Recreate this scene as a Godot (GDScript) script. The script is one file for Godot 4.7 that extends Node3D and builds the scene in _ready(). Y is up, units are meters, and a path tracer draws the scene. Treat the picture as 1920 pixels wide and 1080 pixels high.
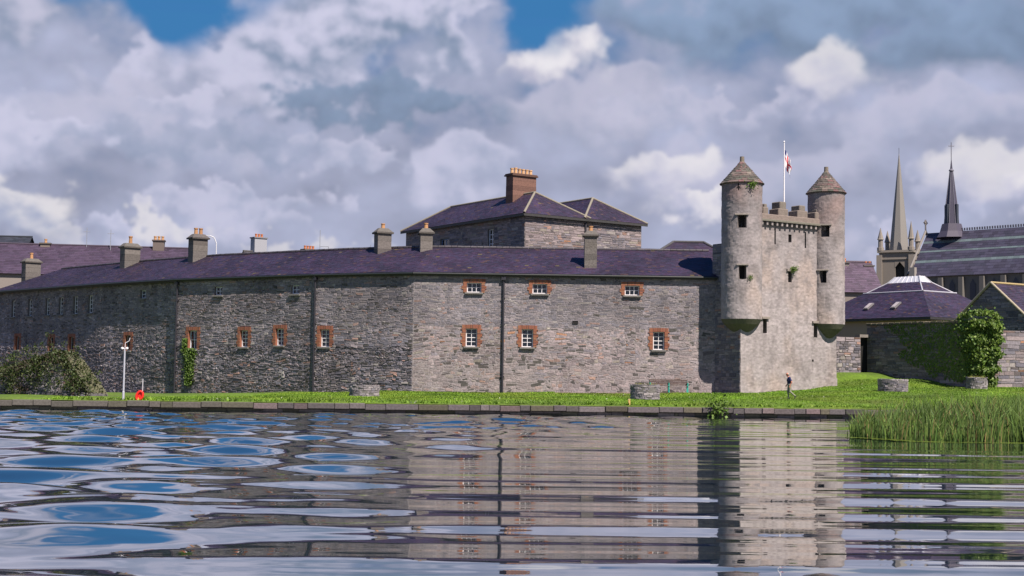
extends Node3D
# A stone river castle seen across the water: low barrack range, twin turreted water gate, churches behind.
# y up, metres; the river surface is y = 0, the camera stands on the far bank at the origin and looks along -z.

const SUN_AZIMUTH := 36.0     # degrees right of the direction towards the viewer
const SUN_HEIGHT := 52.0

var rng := RandomNumberGenerator.new()
var mats := {}
var taken := {}
var fbm := FastNoiseLite.new()
var low := FastNoiseLite.new()

# ---------------------------------------------------------------- mesh building

class Mesher:
	var v := PackedVector3Array()
	var n := PackedVector3Array()
	var c := PackedColorArray()

	func tri(a: Vector3, b: Vector3, d: Vector3, col: Color) -> void:      # counter-clockwise seen from outside
		var nn := (b - a).cross(d - a).normalized()
		v.append(a); v.append(d); v.append(b)
		for i in 3:
			n.append(nn); c.append(col)

	func quad(a: Vector3, b: Vector3, d: Vector3, e: Vector3, col: Color) -> void:
		var nn := (d - a).cross(e - b).normalized()
		v.append(a); v.append(d); v.append(b); v.append(a); v.append(e); v.append(d)
		for i in 6:
			n.append(nn); c.append(col)

	func smooth_quad(p: Array, q: Array, col: Array) -> void:                # corners, normals, colours
		for i in [0, 2, 1, 0, 3, 2]:
			v.append(p[i]); n.append(q[i]); c.append(col[i])

	func box(t: Transform3D, s: Vector3, col: Color) -> void:                # s: full size, t: centre
		var h := s * 0.5
		var p := []
		for i in 8:
			p.append(t * Vector3(h.x if i & 1 else -h.x, h.y if i & 2 else -h.y, h.z if i & 4 else -h.z))
		quad(p[4], p[5], p[7], p[6], col); quad(p[1], p[0], p[2], p[3], col)
		quad(p[5], p[1], p[3], p[7], col); quad(p[0], p[4], p[6], p[2], col)
		quad(p[6], p[7], p[3], p[2], col); quad(p[0], p[1], p[5], p[4], col)

	func cbox(t: Transform3D, s: Vector3, b: float, col: Color) -> void:     # box with chamfered edges on front and top
		var h := s * 0.5
		var x := h.x - b
		var y := h.y - b
		var z := h.z - b
		quad(t * Vector3(-x, -h.y, h.z), t * Vector3(x, -h.y, h.z), t * Vector3(x, y, h.z), t * Vector3(-x, y, h.z), col)
		quad(t * Vector3(-x, h.y, z), t * Vector3(x, h.y, z), t * Vector3(x, h.y, -h.z), t * Vector3(-x, h.y, -h.z), col)
		quad(t * Vector3(-x, y, h.z), t * Vector3(x, y, h.z), t * Vector3(x, h.y, z), t * Vector3(-x, h.y, z), col)
		quad(t * Vector3(h.x, -h.y, z), t * Vector3(h.x, -h.y, -h.z), t * Vector3(h.x, y, -h.z), t * Vector3(h.x, y, z), col)
		quad(t * Vector3(-h.x, -h.y, -h.z), t * Vector3(-h.x, -h.y, z), t * Vector3(-h.x, y, z), t * Vector3(-h.x, y, -h.z), col)
		quad(t * Vector3(x, -h.y, h.z), t * Vector3(h.x, -h.y, z), t * Vector3(h.x, y, z), t * Vector3(x, y, h.z), col)
		quad(t * Vector3(-h.x, -h.y, z), t * Vector3(-x, -h.y, h.z), t * Vector3(-x, y, h.z), t * Vector3(-h.x, y, z), col)
		quad(t * Vector3(x, h.y, z), t * Vector3(h.x, y, z), t * Vector3(h.x, y, -h.z), t * Vector3(x, h.y, -h.z), col)
		quad(t * Vector3(-h.x, y, z), t * Vector3(-x, h.y, z), t * Vector3(-x, h.y, -h.z), t * Vector3(-h.x, y, -h.z), col)
		tri(t * Vector3(x, y, h.z), t * Vector3(h.x, y, z), t * Vector3(x, h.y, z), col)
		tri(t * Vector3(-x, y, h.z), t * Vector3(-x, h.y, z), t * Vector3(-h.x, y, z), col)
		quad(t * Vector3(h.x, -h.y, -h.z), t * Vector3(-h.x, -h.y, -h.z), t * Vector3(-x, h.y, -h.z), t * Vector3(x, h.y, -h.z), col)

	func lathe(o: Vector3, prof: Array, segs: int, col: Color, a0 := 0.0) -> void:  # prof: Vector2(radius, height) from bottom to top
		for i in prof.size() - 1:
			var p: Vector2 = prof[i]
			var q: Vector2 = prof[i + 1]
			var slope := Vector2(q.y - p.y, p.x - q.x).normalized()
			for k in segs:
				var a := a0 + TAU * k / segs
				var b := a0 + TAU * (k + 1) / segs
				var da := Vector3(cos(a), 0, -sin(a))
				var db := Vector3(cos(b), 0, -sin(b))
				var na := da * slope.x + Vector3.UP * slope.y
				var nb := db * slope.x + Vector3.UP * slope.y
				smooth_quad([o + da * p.x + Vector3.UP * p.y, o + db * p.x + Vector3.UP * p.y, o + db * q.x + Vector3.UP * q.y, o + da * q.x + Vector3.UP * q.y], [na, nb, nb, na], [col, col, col, col])

	func prism8(o: Vector3, prof: Array, segs: int, col: Color, a0 := 0.0) -> void:   # a lathe with flat sides
		for i in prof.size() - 1:
			var p: Vector2 = prof[i]
			var q: Vector2 = prof[i + 1]
			for k in segs:
				var a := a0 + TAU * k / segs
				var b := a0 + TAU * (k + 1) / segs
				var da := Vector3(cos(a), 0, -sin(a))
				var db := Vector3(cos(b), 0, -sin(b))
				quad(o + da * p.x + Vector3.UP * p.y, o + db * p.x + Vector3.UP * p.y, o + db * q.x + Vector3.UP * q.y, o + da * q.x + Vector3.UP * q.y, col)

	func tube(p: Array, r: float, segs: int, col: Color) -> void:
		for i in p.size() - 1:
			var d: Vector3 = (p[i + 1] - p[i]).normalized()
			var e := d.cross(Vector3.UP if absf(d.y) < 0.9 else Vector3.RIGHT).normalized()
			var f := e.cross(d)
			for k in segs:
				var a := TAU * k / segs
				var b := TAU * (k + 1) / segs
				var na := e * cos(a) - f * sin(a)
				var nb := e * cos(b) - f * sin(b)
				smooth_quad([p[i] + na * r, p[i] + nb * r, p[i + 1] + nb * r, p[i + 1] + na * r], [na, nb, nb, na], [col, col, col, col])

	func mesh() -> ArrayMesh:
		var arr := []
		arr.resize(Mesh.ARRAY_MAX)
		arr[Mesh.ARRAY_VERTEX] = v
		arr[Mesh.ARRAY_NORMAL] = n
		arr[Mesh.ARRAY_COLOR] = c
		var m := ArrayMesh.new()
		if v.size():
			m.add_surface_from_arrays(Mesh.PRIMITIVE_TRIANGLES, arr)
		return m

# ---------------------------------------------------------------- naming

func numbered(called: String) -> String:
	var k: int = taken.get(called, 0)
	taken[called] = k + 1
	return called if k == 0 else "%s_%03d" % [called, k]

func tag(o: Node3D, label: String, category: String, group := "", kind := "") -> Node3D:
	if label: o.set_meta("label", label)
	if category: o.set_meta("category", category)
	if group: o.set_meta("group", group)
	if kind: o.set_meta("kind", kind)
	return o

func thing(called: String, at: Vector3, label: String, category: String, group := "") -> Node3D:
	var o := Node3D.new()
	o.name = numbered(called)
	add_child(o)
	o.position = at
	return tag(o, label, category, group)

# a part built in world coordinates: it is moved back by its thing's base point
func part(m: Mesher, called: String, mat: Material, parent: Node3D) -> MeshInstance3D:
	var o := MeshInstance3D.new()
	o.name = called
	o.mesh = m.mesh()
	o.material_override = mat
	if parent.get_parent() == self:
		o.position = -(parent.transform.basis.inverse() * parent.position)
	parent.add_child(o, true)
	return o

# a part built in its thing's own coordinates
func own(m: Mesher, called: String, mat: Material, parent: Node3D) -> MeshInstance3D:
	var o := MeshInstance3D.new()
	o.name = called
	o.mesh = m.mesh()
	o.material_override = mat
	parent.add_child(o, true)
	return o

func single(m: Mesher, called: String, mat: Material, label: String, category: String, group := "", kind := "") -> MeshInstance3D:
	var o := MeshInstance3D.new()
	o.name = numbered(called)
	o.mesh = m.mesh()
	o.material_override = mat
	add_child(o)
	tag(o, label, category, group, kind)
	return o

# ---------------------------------------------------------------- materials

func noise_image(size: int, freq: float, octaves: int, lo: float, hi: float, sd: int, kind := FastNoiseLite.TYPE_SIMPLEX_SMOOTH) -> ImageTexture:
	var f := FastNoiseLite.new()
	f.noise_type = kind
	f.seed = sd
	f.frequency = freq
	f.fractal_octaves = octaves
	var im := f.get_seamless_image(size, size)
	im.convert(Image.FORMAT_L8)
	var b := im.get_data()
	for i in b.size():
		b[i] = int(255.0 * (lo + (hi - lo) * b[i] / 255.0))
	return ImageTexture.create_from_image(Image.create_from_data(size, size, false, Image.FORMAT_L8, b))

func material(called: String, rough: float, tex: Texture2D, scale: float, bump: Texture2D = null, relief := 0.0) -> StandardMaterial3D:
	var m := StandardMaterial3D.new()
	m.resource_name = called
	m.vertex_color_use_as_albedo = true
	m.roughness = rough
	if tex:
		m.albedo_texture = tex
		m.uv1_triplanar = true
		m.uv1_world_triplanar = true
		m.uv1_scale = Vector3.ONE * scale
	if bump:
		m.heightmap_enabled = true
		m.heightmap_texture = bump
		m.heightmap_scale = relief
	mats[called] = m
	return m

func make_materials() -> void:
	var grain := noise_image(512, 0.02, 5, 0.76, 1.0, 3)
	var coarse := noise_image(512, 0.02, 6, 0.80, 1.0, 8)
	var fine := noise_image(512, 0.06, 4, 0.82, 1.0, 5)
	var turf := noise_image(1024, 0.02, 6, 0.62, 1.0, 11)
	material("stone", 0.92, grain, 0.55, grain, 3.0)
	material("harl", 0.95, coarse, 0.35, coarse, 4.0)
	material("slate", 0.62, grain, 0.6)
	material("brick", 0.9, fine, 1.0)
	material("plain", 0.85, fine, 0.5)
	material("paint", 0.5, null, 1.0)
	material("metal", 0.45, null, 1.0)
	material("turf", 0.95, turf, 0.16, turf, 6.0)
	material("skin", 0.6, null, 1.0)
	material("cloth", 0.9, null, 1.0)
	var leaf := material("leaf", 0.6, null, 1.0)
	leaf.backlight_enabled = true
	leaf.backlight = Color(0.35, 0.5, 0.1)
	var blade := material("blade", 0.7, null, 1.0)
	blade.backlight_enabled = true
	blade.backlight = Color(0.35, 0.5, 0.1)
	var g := StandardMaterial3D.new()
	g.resource_name = "window glass"
	g.albedo_color = Color(0.10, 0.14, 0.18, 0.35)
	g.transparency = BaseMaterial3D.TRANSPARENCY_ALPHA
	g.roughness = 0.03
	mats["glass"] = g
	var w := StandardMaterial3D.new()
	w.resource_name = "river water"
	w.albedo_color = Color(0.008, 0.017, 0.030).linear_to_srgb()
	w.roughness = 0.02
	w.metallic_specular = 0.70
	w.clearcoat_enabled = true          # second gloss layer added so the river reflects more brightly
	w.clearcoat = 1.0
	w.clearcoat_roughness = 0.02
	var rip := noise_image(512, 0.02, 4, 0.0, 1.0, 19)
	w.uv1_triplanar = true
	w.uv1_world_triplanar = true
	w.uv1_scale = Vector3(0.07, 0.1, 0.17)
	w.heightmap_enabled = true
	w.heightmap_texture = rip
	w.heightmap_scale = 0.10
	mats["water"] = w

# ---------------------------------------------------------------- camera, sky, sun

func clear_sky(a: float, e: float, n: FastNoiseLite) -> float:        # gaps between the clouds: 0 in a gap, 1 outside
	var k := 1.0
	if e < 11.0: return k
	var w := 0.8 * n.get_noise_2d(a * 1.1 + 200.0, e * 1.3)
	for hole in [[-13.9, 15.3, 4.6, 2.4], [-8.6, 15.9, 2.0, 1.2], [0.9, 15.2, 2.6, 1.9], [-30.0, 19.0, 9.0, 3.0], [14.0, 21.0, 8.0, 2.5], [-6.0, 24.0, 14.0, 4.0]]:
		var hx: float = (a - hole[0]) / hole[2] + w * 0.7
		var hy: float = (e - hole[1]) / hole[3] + w
		k *= smoothstep(0.55, 1.25, sqrt(hx * hx + hy * hy))
	return k

func sky_texture() -> ImageTexture:
	var W := 4096
	var H := 2048
	# two sheets of the same sky: the whole dome coarsely, and the part over the castle finely
	var sheets := [{"w": 1024, "h": 256, "a0": -180.0, "e1": 90.0, "step": 360.0 / 1024}, {"w": 684, "h": 300, "a0": -30.0, "e1": 26.0, "step": 360.0 / 4096}]
	var n1 := FastNoiseLite.new()
	n1.seed = 21; n1.frequency = 0.21; n1.fractal_octaves = 6; n1.fractal_gain = 0.46
	var n2 := FastNoiseLite.new()
	n2.seed = 77; n2.frequency = 0.16; n2.fractal_octaves = 5
	var n3 := FastNoiseLite.new()
	n3.seed = 5; n3.frequency = 0.55; n3.fractal_octaves = 5; n3.fractal_gain = 0.55
	# clouds: azimuth, elevation, half width, half height (degrees), base tone, crown tone, sharpness, weight
	var G := Vector3(0.205, 0.275, 0.405)      # shaded base
	var M := Vector3(0.39, 0.43, 0.585)
	var L := Vector3(0.55, 0.55, 0.70)      # lit lilac
	var B := Vector3(0.82, 0.79, 0.83)      # bright
	var list := [
		[-19.5, 14.4, 4.6, 2.8, G, L, 0.6, 1.0], [-12.5, 11.2, 6.8, 2.6, M * 0.9, L * 1.1, 0.7, 0.95], [-15.5, 9.4, 6.5, 2.0, M, L, 0.4, 0.8],
		[-6.4, 13.3, 6.6, 3.3, G, L * 1.12, 0.75, 1.0], [-4.8, 10.7, 5.8, 1.2, G * 0.85, G * 1.15, 0.2, 0.9], [-11.5, 8.9, 6.0, 0.9, G, M, 0.2, 0.6],
		[-18.0, 8.9, 2.6, 1.2, M, L * 1.12, 0.7, 0.9], [-20.8, 8.7, 2.2, 1.4, M, L * 1.1, 0.7, 0.9], [-6.8, 8.4, 3.0, 1.2, M, L * 1.05, 0.6, 0.85],
		[-2.0, 7.8, 2.8, 1.9, M, L * 1.1, 0.6, 0.85], [-19.8, 5.8, 3.0, 1.6, M, B * 0.95, 0.7, 0.9], [-11.6, 6.3, 4.2, 1.2, M, L * 1.08, 0.6, 0.8],
		[3.2, 10.6, 4.8, 1.8, M * 0.9, L * 0.95, 0.4, 0.9], [12.0, 14.1, 11.0, 2.7, G * 0.92, G * 1.35, 0.3, 1.0], [18.5, 12.8, 6.5, 1.7, G * 0.85, G * 1.25, 0.3, 0.95],
		[7.2, 10.4, 4.2, 1.2, M, L, 0.5, 0.8], [16.8, 10.3, 5.0, 1.3, M, L, 0.5, 0.8], [9.0, 7.6, 6.0, 1.7, M, L, 0.4, 0.7],
		[1.5, 12.5, 2.3, 1.6, L * 0.9, B * 1.05, 0.9, 0.95], [12.6, 11.7, 2.3, 1.3, L, B * 0.98, 0.5, 0.8], [6.3, 7.9, 2.6, 1.4, L, B * 1.0, 0.65, 0.85],
		[7.6, 7.0, 1.5, 0.8, L, B, 0.8, 0.9], [19.0, 8.1, 3.0, 1.5, L, B * 0.97, 0.55, 0.8], [20.8, 7.2, 2.0, 1.2, L, B, 0.7, 0.9], [-8.5, 4.4, 4.0, 1.1, L, B * 0.9, 0.6, 0.7], [-14.5, 5.2, 1.8, 1.1, L, B * 0.95, 0.7, 0.8],
		[11.0, 5.0, 4.5, 1.3, M, L, 0.5, 0.7], [16.5, 4.4, 4.5, 1.2, M, L * 1.05, 0.5, 0.7]]
	var r := RandomNumberGenerator.new()
	r.seed = 404
	var more := []
	for i in 80:                                      # the same kind of sky all the way round
		var a := r.randf_range(-180, 180)
		var e := 1.0 + 18.0 * pow(r.randf(), 1.3)
		if absf(a) < 27 and e < 18: continue
		var s := r.randf_range(0.6, 1.3) * (1.0 + e * 0.03)
		more.append([a, e, r.randf_range(5, 11) * s, r.randf_range(1.8, 3.6) * s, [G, M][i % 2], [L, B, L][i % 3], r.randf_range(0.3, 0.9), r.randf_range(0.7, 1.0)])
	var small := []
	for i in 16:
		small.append([r.randf_range(-27, 27), r.randf_range(2.5, 10.5), r.randf_range(0.9, 2.3), r.randf_range(0.45, 1.0), M, [L * 1.08, L * 1.2, B * 0.95][i % 3], r.randf_range(0.6, 1.0), r.randf_range(0.45, 0.85)])
	list = more + list.slice(0, 12) + small + list.slice(12)
	var out := []
	for sh in sheets:
		var buf := PackedVector3Array()
		buf.resize(sh.w * sh.h)
		for j in sh.h:
			var e: float = sh.e1 - (j + 0.5) * sh.step
			var blue := Vector3(0.052, 0.205, 0.46).lerp(Vector3(0.022, 0.10, 0.37), clampf((e - 14) / 45.0, 0, 1))
			blue = blue.lerp(Vector3(0.30, 0.38, 0.55), clampf(1.0 - e / 11.0, 0, 1))
			for i in sh.w:
				var a: float = sh.a0 + (i + 0.5) * sh.step
				var q := n2.get_noise_3d(60.0 * sin(deg_to_rad(a)), e * 1.5, 60.0 * cos(deg_to_rad(a)))
				var cover := clampf(1.75 - e / 15.0 + q * 0.8, 0.0, 1.0) * clampf((22.0 - e) / 7.0, 0.08, 1.0)
				cover *= clear_sky(a, e, n1)
				var tone := Vector3(0.40, 0.425, 0.575) * (1.0 + 0.45 * q)
				buf[j * sh.w + i] = blue.lerp(tone, cover * cover * (3.0 - 2.0 * cover) * 0.97)
		for c in list:
			var ca: float = c[0]; var ce: float = c[1]; var rx: float = c[2] / maxf(0.35, cos(deg_to_rad(ce))); var ry: float = c[3]
			var base: Vector3 = c[4]; var crown: Vector3 = c[5]; var sharp: float = c[6]; var weight: float = c[7]
			var j0 := clampi(int((sh.e1 - ce - ry * 1.7) / sh.step), 0, sh.h)
			var j1 := clampi(int((sh.e1 - ce + ry * 1.7) / sh.step), 0, sh.h)
			var i0 := int((ca - rx * 1.7 - sh.a0) / sh.step)
			var i1 := int((ca + rx * 1.7 - sh.a0) / sh.step)
			if sh.w < 1000:
				i0 = clampi(i0, 0, sh.w); i1 = clampi(i1, 0, sh.w)
			for j in range(j0, j1):
				var e: float = sh.e1 - (j + 0.5) * sh.step
				for i in range(i0, i1):
					var a: float = sh.a0 + (i + 0.5) * sh.step
					var w1 := n1.get_noise_2d(a + ca * 3.0, e * 1.2)
					var w2 := n2.get_noise_2d(a * 1.4 + 90.0, e * 1.6 + ca)
					var w3 := n3.get_noise_2d(a + 40.0, e * 1.25 - ca)
					var tiny := 1.0 if ry < 1.25 else 0.0
					var X := (a - ca) / rx + 0.55 * w2 + tiny * 0.8 * n3.get_noise_2d(a * 0.8 - 70.0, e + ca)
					var Y := (e - ce) / ry + (0.75 + 0.45 * sharp) * w1 + (0.35 * sharp + tiny * 0.8) * w3
					var d := sqrt(X * X + Y * Y * (1.0 if Y > 0 else 1.35))
					var soft := lerpf(0.75, lerpf(0.5, 0.10, sharp), clampf(Y + 0.55, 0, 1))
					var mask := clampf((1.0 - d) / soft, 0, 1)
					if mask <= 0.0: continue
					mask = mask * mask * (3.0 - 2.0 * mask) * weight * clear_sky(a, e, n1)
					var w4 := n1.get_noise_2d(a + ca * 3.0 + 0.35, (e + 0.4) * 1.2)      # billows turned to the sun are brighter
					var t := clampf(0.58 + 0.5 * Y + (0.03 + 0.22 * sharp) * w3 + (0.2 + 1.0 * sharp) * (w1 - w4), 0, 1)
					var k: int = j * sh.w + posmod(i, sh.w)
					buf[k] = buf[k].lerp(base.lerp(crown, t * t * (3.0 - 2.0 * t)), mask)
		var im := Image.create(sh.w, sh.h, false, Image.FORMAT_RGB8)
		for j in sh.h:
			for i in sh.w:
				var p := buf[j * sh.w + i]
				im.set_pixel(i, j, Color(p.x * 0.571, p.y * 0.571, p.z * 0.571).linear_to_srgb())
		out.append(im)
	var whole := Image.create(W, H, false, Image.FORMAT_RGB8)
	whole.fill(Color(0.10, 0.115, 0.10).linear_to_srgb())
	var dome: Image = out[0]
	dome.resize(W, 1024, Image.INTERPOLATE_CUBIC)
	whole.blit_rect(dome, Rect2i(2048, 0, 2048, 1024), Vector2i(0, 0))        # the panorama begins at -z
	whole.blit_rect(dome, Rect2i(0, 0, 2048, 1024), Vector2i(2048, 0))
	var near: Image = out[1]
	var top := int((90.0 - 26.0) / (360.0 / 4096))
	var hgt := mini(300, 1024 - top)
	whole.blit_rect(near, Rect2i(341, 0, 343, hgt), Vector2i(0, top))
	whole.blit_rect(near, Rect2i(0, 0, 341, hgt), Vector2i(4096 - 341, top))
	return ImageTexture.create_from_image(whole)

func make_view() -> void:
	var cam := Camera3D.new()
	cam.name = "camera"
	cam.fov = 23.14
	cam.near = 0.5
	cam.far = 6000.0
	cam.position = Vector3(0, 2.3, 0)
	cam.rotation = Vector3(deg_to_rad(3.537), 0, deg_to_rad(0.85))
	cam.current = true
	add_child(cam)
	var env := Environment.new()
	env.tonemap_mode = Environment.TONE_MAPPER_LINEAR
	env.tonemap_exposure = 1.75
	env.background_mode = Environment.BG_SKY
	var pm := PanoramaSkyMaterial.new()
	pm.panorama = sky_texture()
	pm.filter = true
	var sky := Sky.new()
	sky.sky_material = pm
	env.sky = sky
	env.ambient_light_source = Environment.AMBIENT_SOURCE_SKY
	env.sdfgi_enabled = true
	env.ssao_enabled = true
	env.ssil_enabled = true
	var we := WorldEnvironment.new()
	we.name = "world_environment"
	we.environment = env
	add_child(we)
	var sun := DirectionalLight3D.new()
	sun.name = "sun"
	sun.light_energy = 1.6
	sun.light_color = Color(1.0, 0.94, 0.89)
	sun.light_angular_distance = 0.5
	sun.shadow_enabled = true
	var e := deg_to_rad(SUN_HEIGHT)
	var a := deg_to_rad(SUN_AZIMUTH)
	sun.basis = Basis.looking_at(-Vector3(cos(e) * sin(a), sin(e), cos(e) * cos(a)))
	add_child(sun)

# ---------------------------------------------------------------- masonry

# coursed rubble on any surface: map(u, v, d) gives the point at u along, v up, d proud
func rubble(map: Callable, u0: float, u1: float, v0: float, v1: float, holes: Array, o: Dictionary) -> Array:
	var stones := []
	var r := RandomNumberGenerator.new()
	r.seed = o.get("seed", 1)
	var hmin: float = o.get("hmin", 0.12)
	var hmax: float = o.get("hmax", 0.27)
	var lmin: float = o.get("lmin", 0.2)
	var lmax: float = o.get("lmax", 0.75)
	var g: float = o.get("gap", 0.012)
	var jit: float = o.get("jitter", 0.022)
	var proud: float = o.get("proud", 0.04)
	var tone: Callable = o.tone
	var wob: float = o.get("wobble", 0.05)
	var v := v0
	while v < v1 - 0.01:
		var h := r.randf_range(hmin, hmax)
		if v + h > v1 - hmin * 0.6: h = v1 - v
		var spans := [[u0, u1]]
		for hole in holes:                                  # Rect2 in (u, v)
			if hole.position.y < v + h * 0.7 and hole.end.y > v + h * 0.3:
				var cut := []
				for s in spans:
					if hole.end.x <= s[0] or hole.position.x >= s[1]:
						cut.append(s)
						continue
					if hole.position.x > s[0] + 0.04: cut.append([s[0], hole.position.x])
					if hole.end.x < s[1] - 0.04: cut.append([hole.end.x, s[1]])
				spans = cut
		for s in spans:
			var u: float = s[0]
			while u < s[1] - 0.005:
				var l := r.randf_range(lmin, lmax) * (0.7 + 0.6 * h / hmax) * (0.75 + 0.8 * clampf(0.5 + 1.5 * low.get_noise_2d(u * 15.0, v * 18.0 + 500.0), 0.0, 1.0))
				if u + l > s[1] - lmin * 0.6: l = s[1] - u
				var cuts := [[v, v + h]]
				if h > hmax * 0.72 and r.randf() < 0.45:
					var k := r.randf_range(0.35, 0.65)
					cuts = [[v, v + h * k], [v + h * k, v + h]]
				for q in cuts:
					var pr := proud * r.randf_range(0.35, 1.0)
					var pts := [Vector2(u + g, q[0] + g), Vector2(u + l - g, q[0] + g), Vector2(u + l - g, q[1] - g), Vector2(u + g, q[1] - g)]
					var all := PackedVector3Array()
					var front := PackedVector3Array()
					var mid := Vector2(u + l * 0.5, (q[0] + q[1]) * 0.5)
					for k in 4:
						var p: Vector2 = pts[k] + Vector2(r.randf_range(-jit, jit), r.randf_range(-jit, jit))
						p.y += wob * low.get_noise_2d(p.x * 26.0, p.y * 20.0)
						all.append(map.call(p.x, p.y, 0.0))
						var f := p.lerp(mid, 0.05) + (mid - p).normalized() * 0.012
						front.append(map.call(f.x, f.y, pr * r.randf_range(0.75, 1.1)))
					all.append_array(front)
					stones.append([l * (q[1] - q[0]), all, tone.call(mid.x, mid.y, r)])
				u += l
		v += h
	return stones

func put_stone(m: Mesher, s: Array) -> void:
	var p: PackedVector3Array = s[1]
	var col: Color = s[2]
	m.quad(p[4], p[5], p[6], p[7], col)
	for k in 4:
		var q := (k + 1) % 4
		m.quad(p[k], p[q], p[4 + q], p[4 + k], col)

# the largest stones become parts of their own, the others one part
func lay(stones: Array, parent: Node3D, mat: Material, most: int, called := "stone") -> void:
	stones.sort_custom(func(a, b): return a[0] > b[0])
	var rest := Mesher.new()
	for i in stones.size():
		if i < most:
			var m := Mesher.new()
			put_stone(m, stones[i])
			part(m, called, mat, parent)
		else:
			put_stone(rest, stones[i])
	if rest.v.size():
		var o := part(rest, "rubble_stonework", mat, parent)
		o.set_meta("kind", "stuff")

# a flat sheet with rectangular openings
func sheet(m: Mesher, map: Callable, u0: float, u1: float, v0: float, v1: float, holes: Array, col: Color, d := 0.0, du := 100.0) -> void:
	var us := [u0, u1]
	var vs := [v0, v1]
	var x := u0 + du
	while x < u1 - 0.01:
		us.append(x)
		x += du
	for h in holes:
		for a in [h.position.x, h.end.x]:
			if a > u0 and a < u1: us.append(a)
		for a in [h.position.y, h.end.y]:
			if a > v0 and a < v1: vs.append(a)
	us.sort()
	vs.sort()
	for i in us.size() - 1:
		for j in vs.size() - 1:
			if us[i + 1] - us[i] < 1e-4 or vs[j + 1] - vs[j] < 1e-4: continue
			var mid := Vector2((us[i] + us[i + 1]) * 0.5, (vs[j] + vs[j + 1]) * 0.5)
			var open := false
			for h in holes:
				if h.has_point(mid): open = true
			if not open:
				m.quad(map.call(us[i], vs[j], d), map.call(us[i + 1], vs[j], d), map.call(us[i + 1], vs[j + 1], d), map.call(us[i], vs[j + 1], d), col)

# a rendered surface: a fine uneven grid with its own mottled colours, openings left out
func skin(m: Mesher, map: Callable, u0: float, u1: float, v0: float, v1: float, holes: Array, step: float, tone: Callable, relief: float) -> void:
	var us := []
	var vs := []
	for k in int((u1 - u0) / step) + 1: us.append(u0 + (u1 - u0) * k / int((u1 - u0) / step))
	for k in int((v1 - v0) / step) + 1: vs.append(v0 + (v1 - v0) * k / int((v1 - v0) / step))
	for h in holes:
		us.append_array([h.position.x, h.end.x])
		vs.append_array([h.position.y, h.end.y])
	us.sort()
	vs.sort()
	var pt := []
	var cl := []
	for i in us.size():
		var a := []
		var b := []
		for j in vs.size():
			var near := false
			for h in holes:
				if h.grow(0.01).has_point(Vector2(us[i], vs[j])): near = true
			var d: float = 0.0 if near else relief * (fbm.get_noise_2d(us[i] * 9.0 + 50.0, vs[j] * 9.0) + 0.6 * fbm.get_noise_2d(us[i] * 30.0, vs[j] * 30.0 + 80.0))
			a.append(map.call(us[i], vs[j], d))
			b.append(tone.call(us[i], vs[j]))
		pt.append(a)
		cl.append(b)
	for i in us.size() - 1:
		for j in vs.size() - 1:
			if us[i + 1] - us[i] < 1e-4 or vs[j + 1] - vs[j] < 1e-4: continue
			var mid := Vector2((us[i] + us[i + 1]) * 0.5, (vs[j] + vs[j + 1]) * 0.5)
			var open := false
			for h in holes:
				if h.has_point(mid): open = true
			if open: continue
			var nn: Vector3 = (pt[i + 1][j + 1] - pt[i][j]).cross(pt[i][j + 1] - pt[i + 1][j]).normalized()
			m.smooth_quad([pt[i][j], pt[i + 1][j], pt[i + 1][j + 1], pt[i][j + 1]], [nn, nn, nn, nn], [cl[i][j], cl[i + 1][j], cl[i + 1][j + 1], cl[i][j + 1]])

# the sides and the dark end of an opening cut into a wall
func recess(m: Mesher, map: Callable, h: Rect2, depth: float, side: Color, back: Color) -> void:
	var a := h.position
	var b := h.end
	var p := [map.call(a.x, a.y, 0.0), map.call(b.x, a.y, 0.0), map.call(b.x, b.y, 0.0), map.call(a.x, b.y, 0.0)]
	var q := [map.call(a.x, a.y, -depth), map.call(b.x, a.y, -depth), map.call(b.x, b.y, -depth), map.call(a.x, b.y, -depth)]
	for k in 4:
		var n := (k + 1) % 4
		m.quad(p[k], p[n], q[n], q[k], side)
	m.quad(q[0], q[1], q[2], q[3], back)

func flat_map(o: Vector3, u: Vector3, n: Vector3) -> Callable:
	return func(a, b, d): return o + u * a + Vector3.UP * b + n * d

func drum_map(o: Vector3, r: float) -> Callable:        # u is metres along the circumference, 0 towards the viewer
	return func(a, b, d):
		var t: float = a / r
		return o + Vector3(sin(t) * (r + d), b, cos(t) * (r + d))

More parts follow.
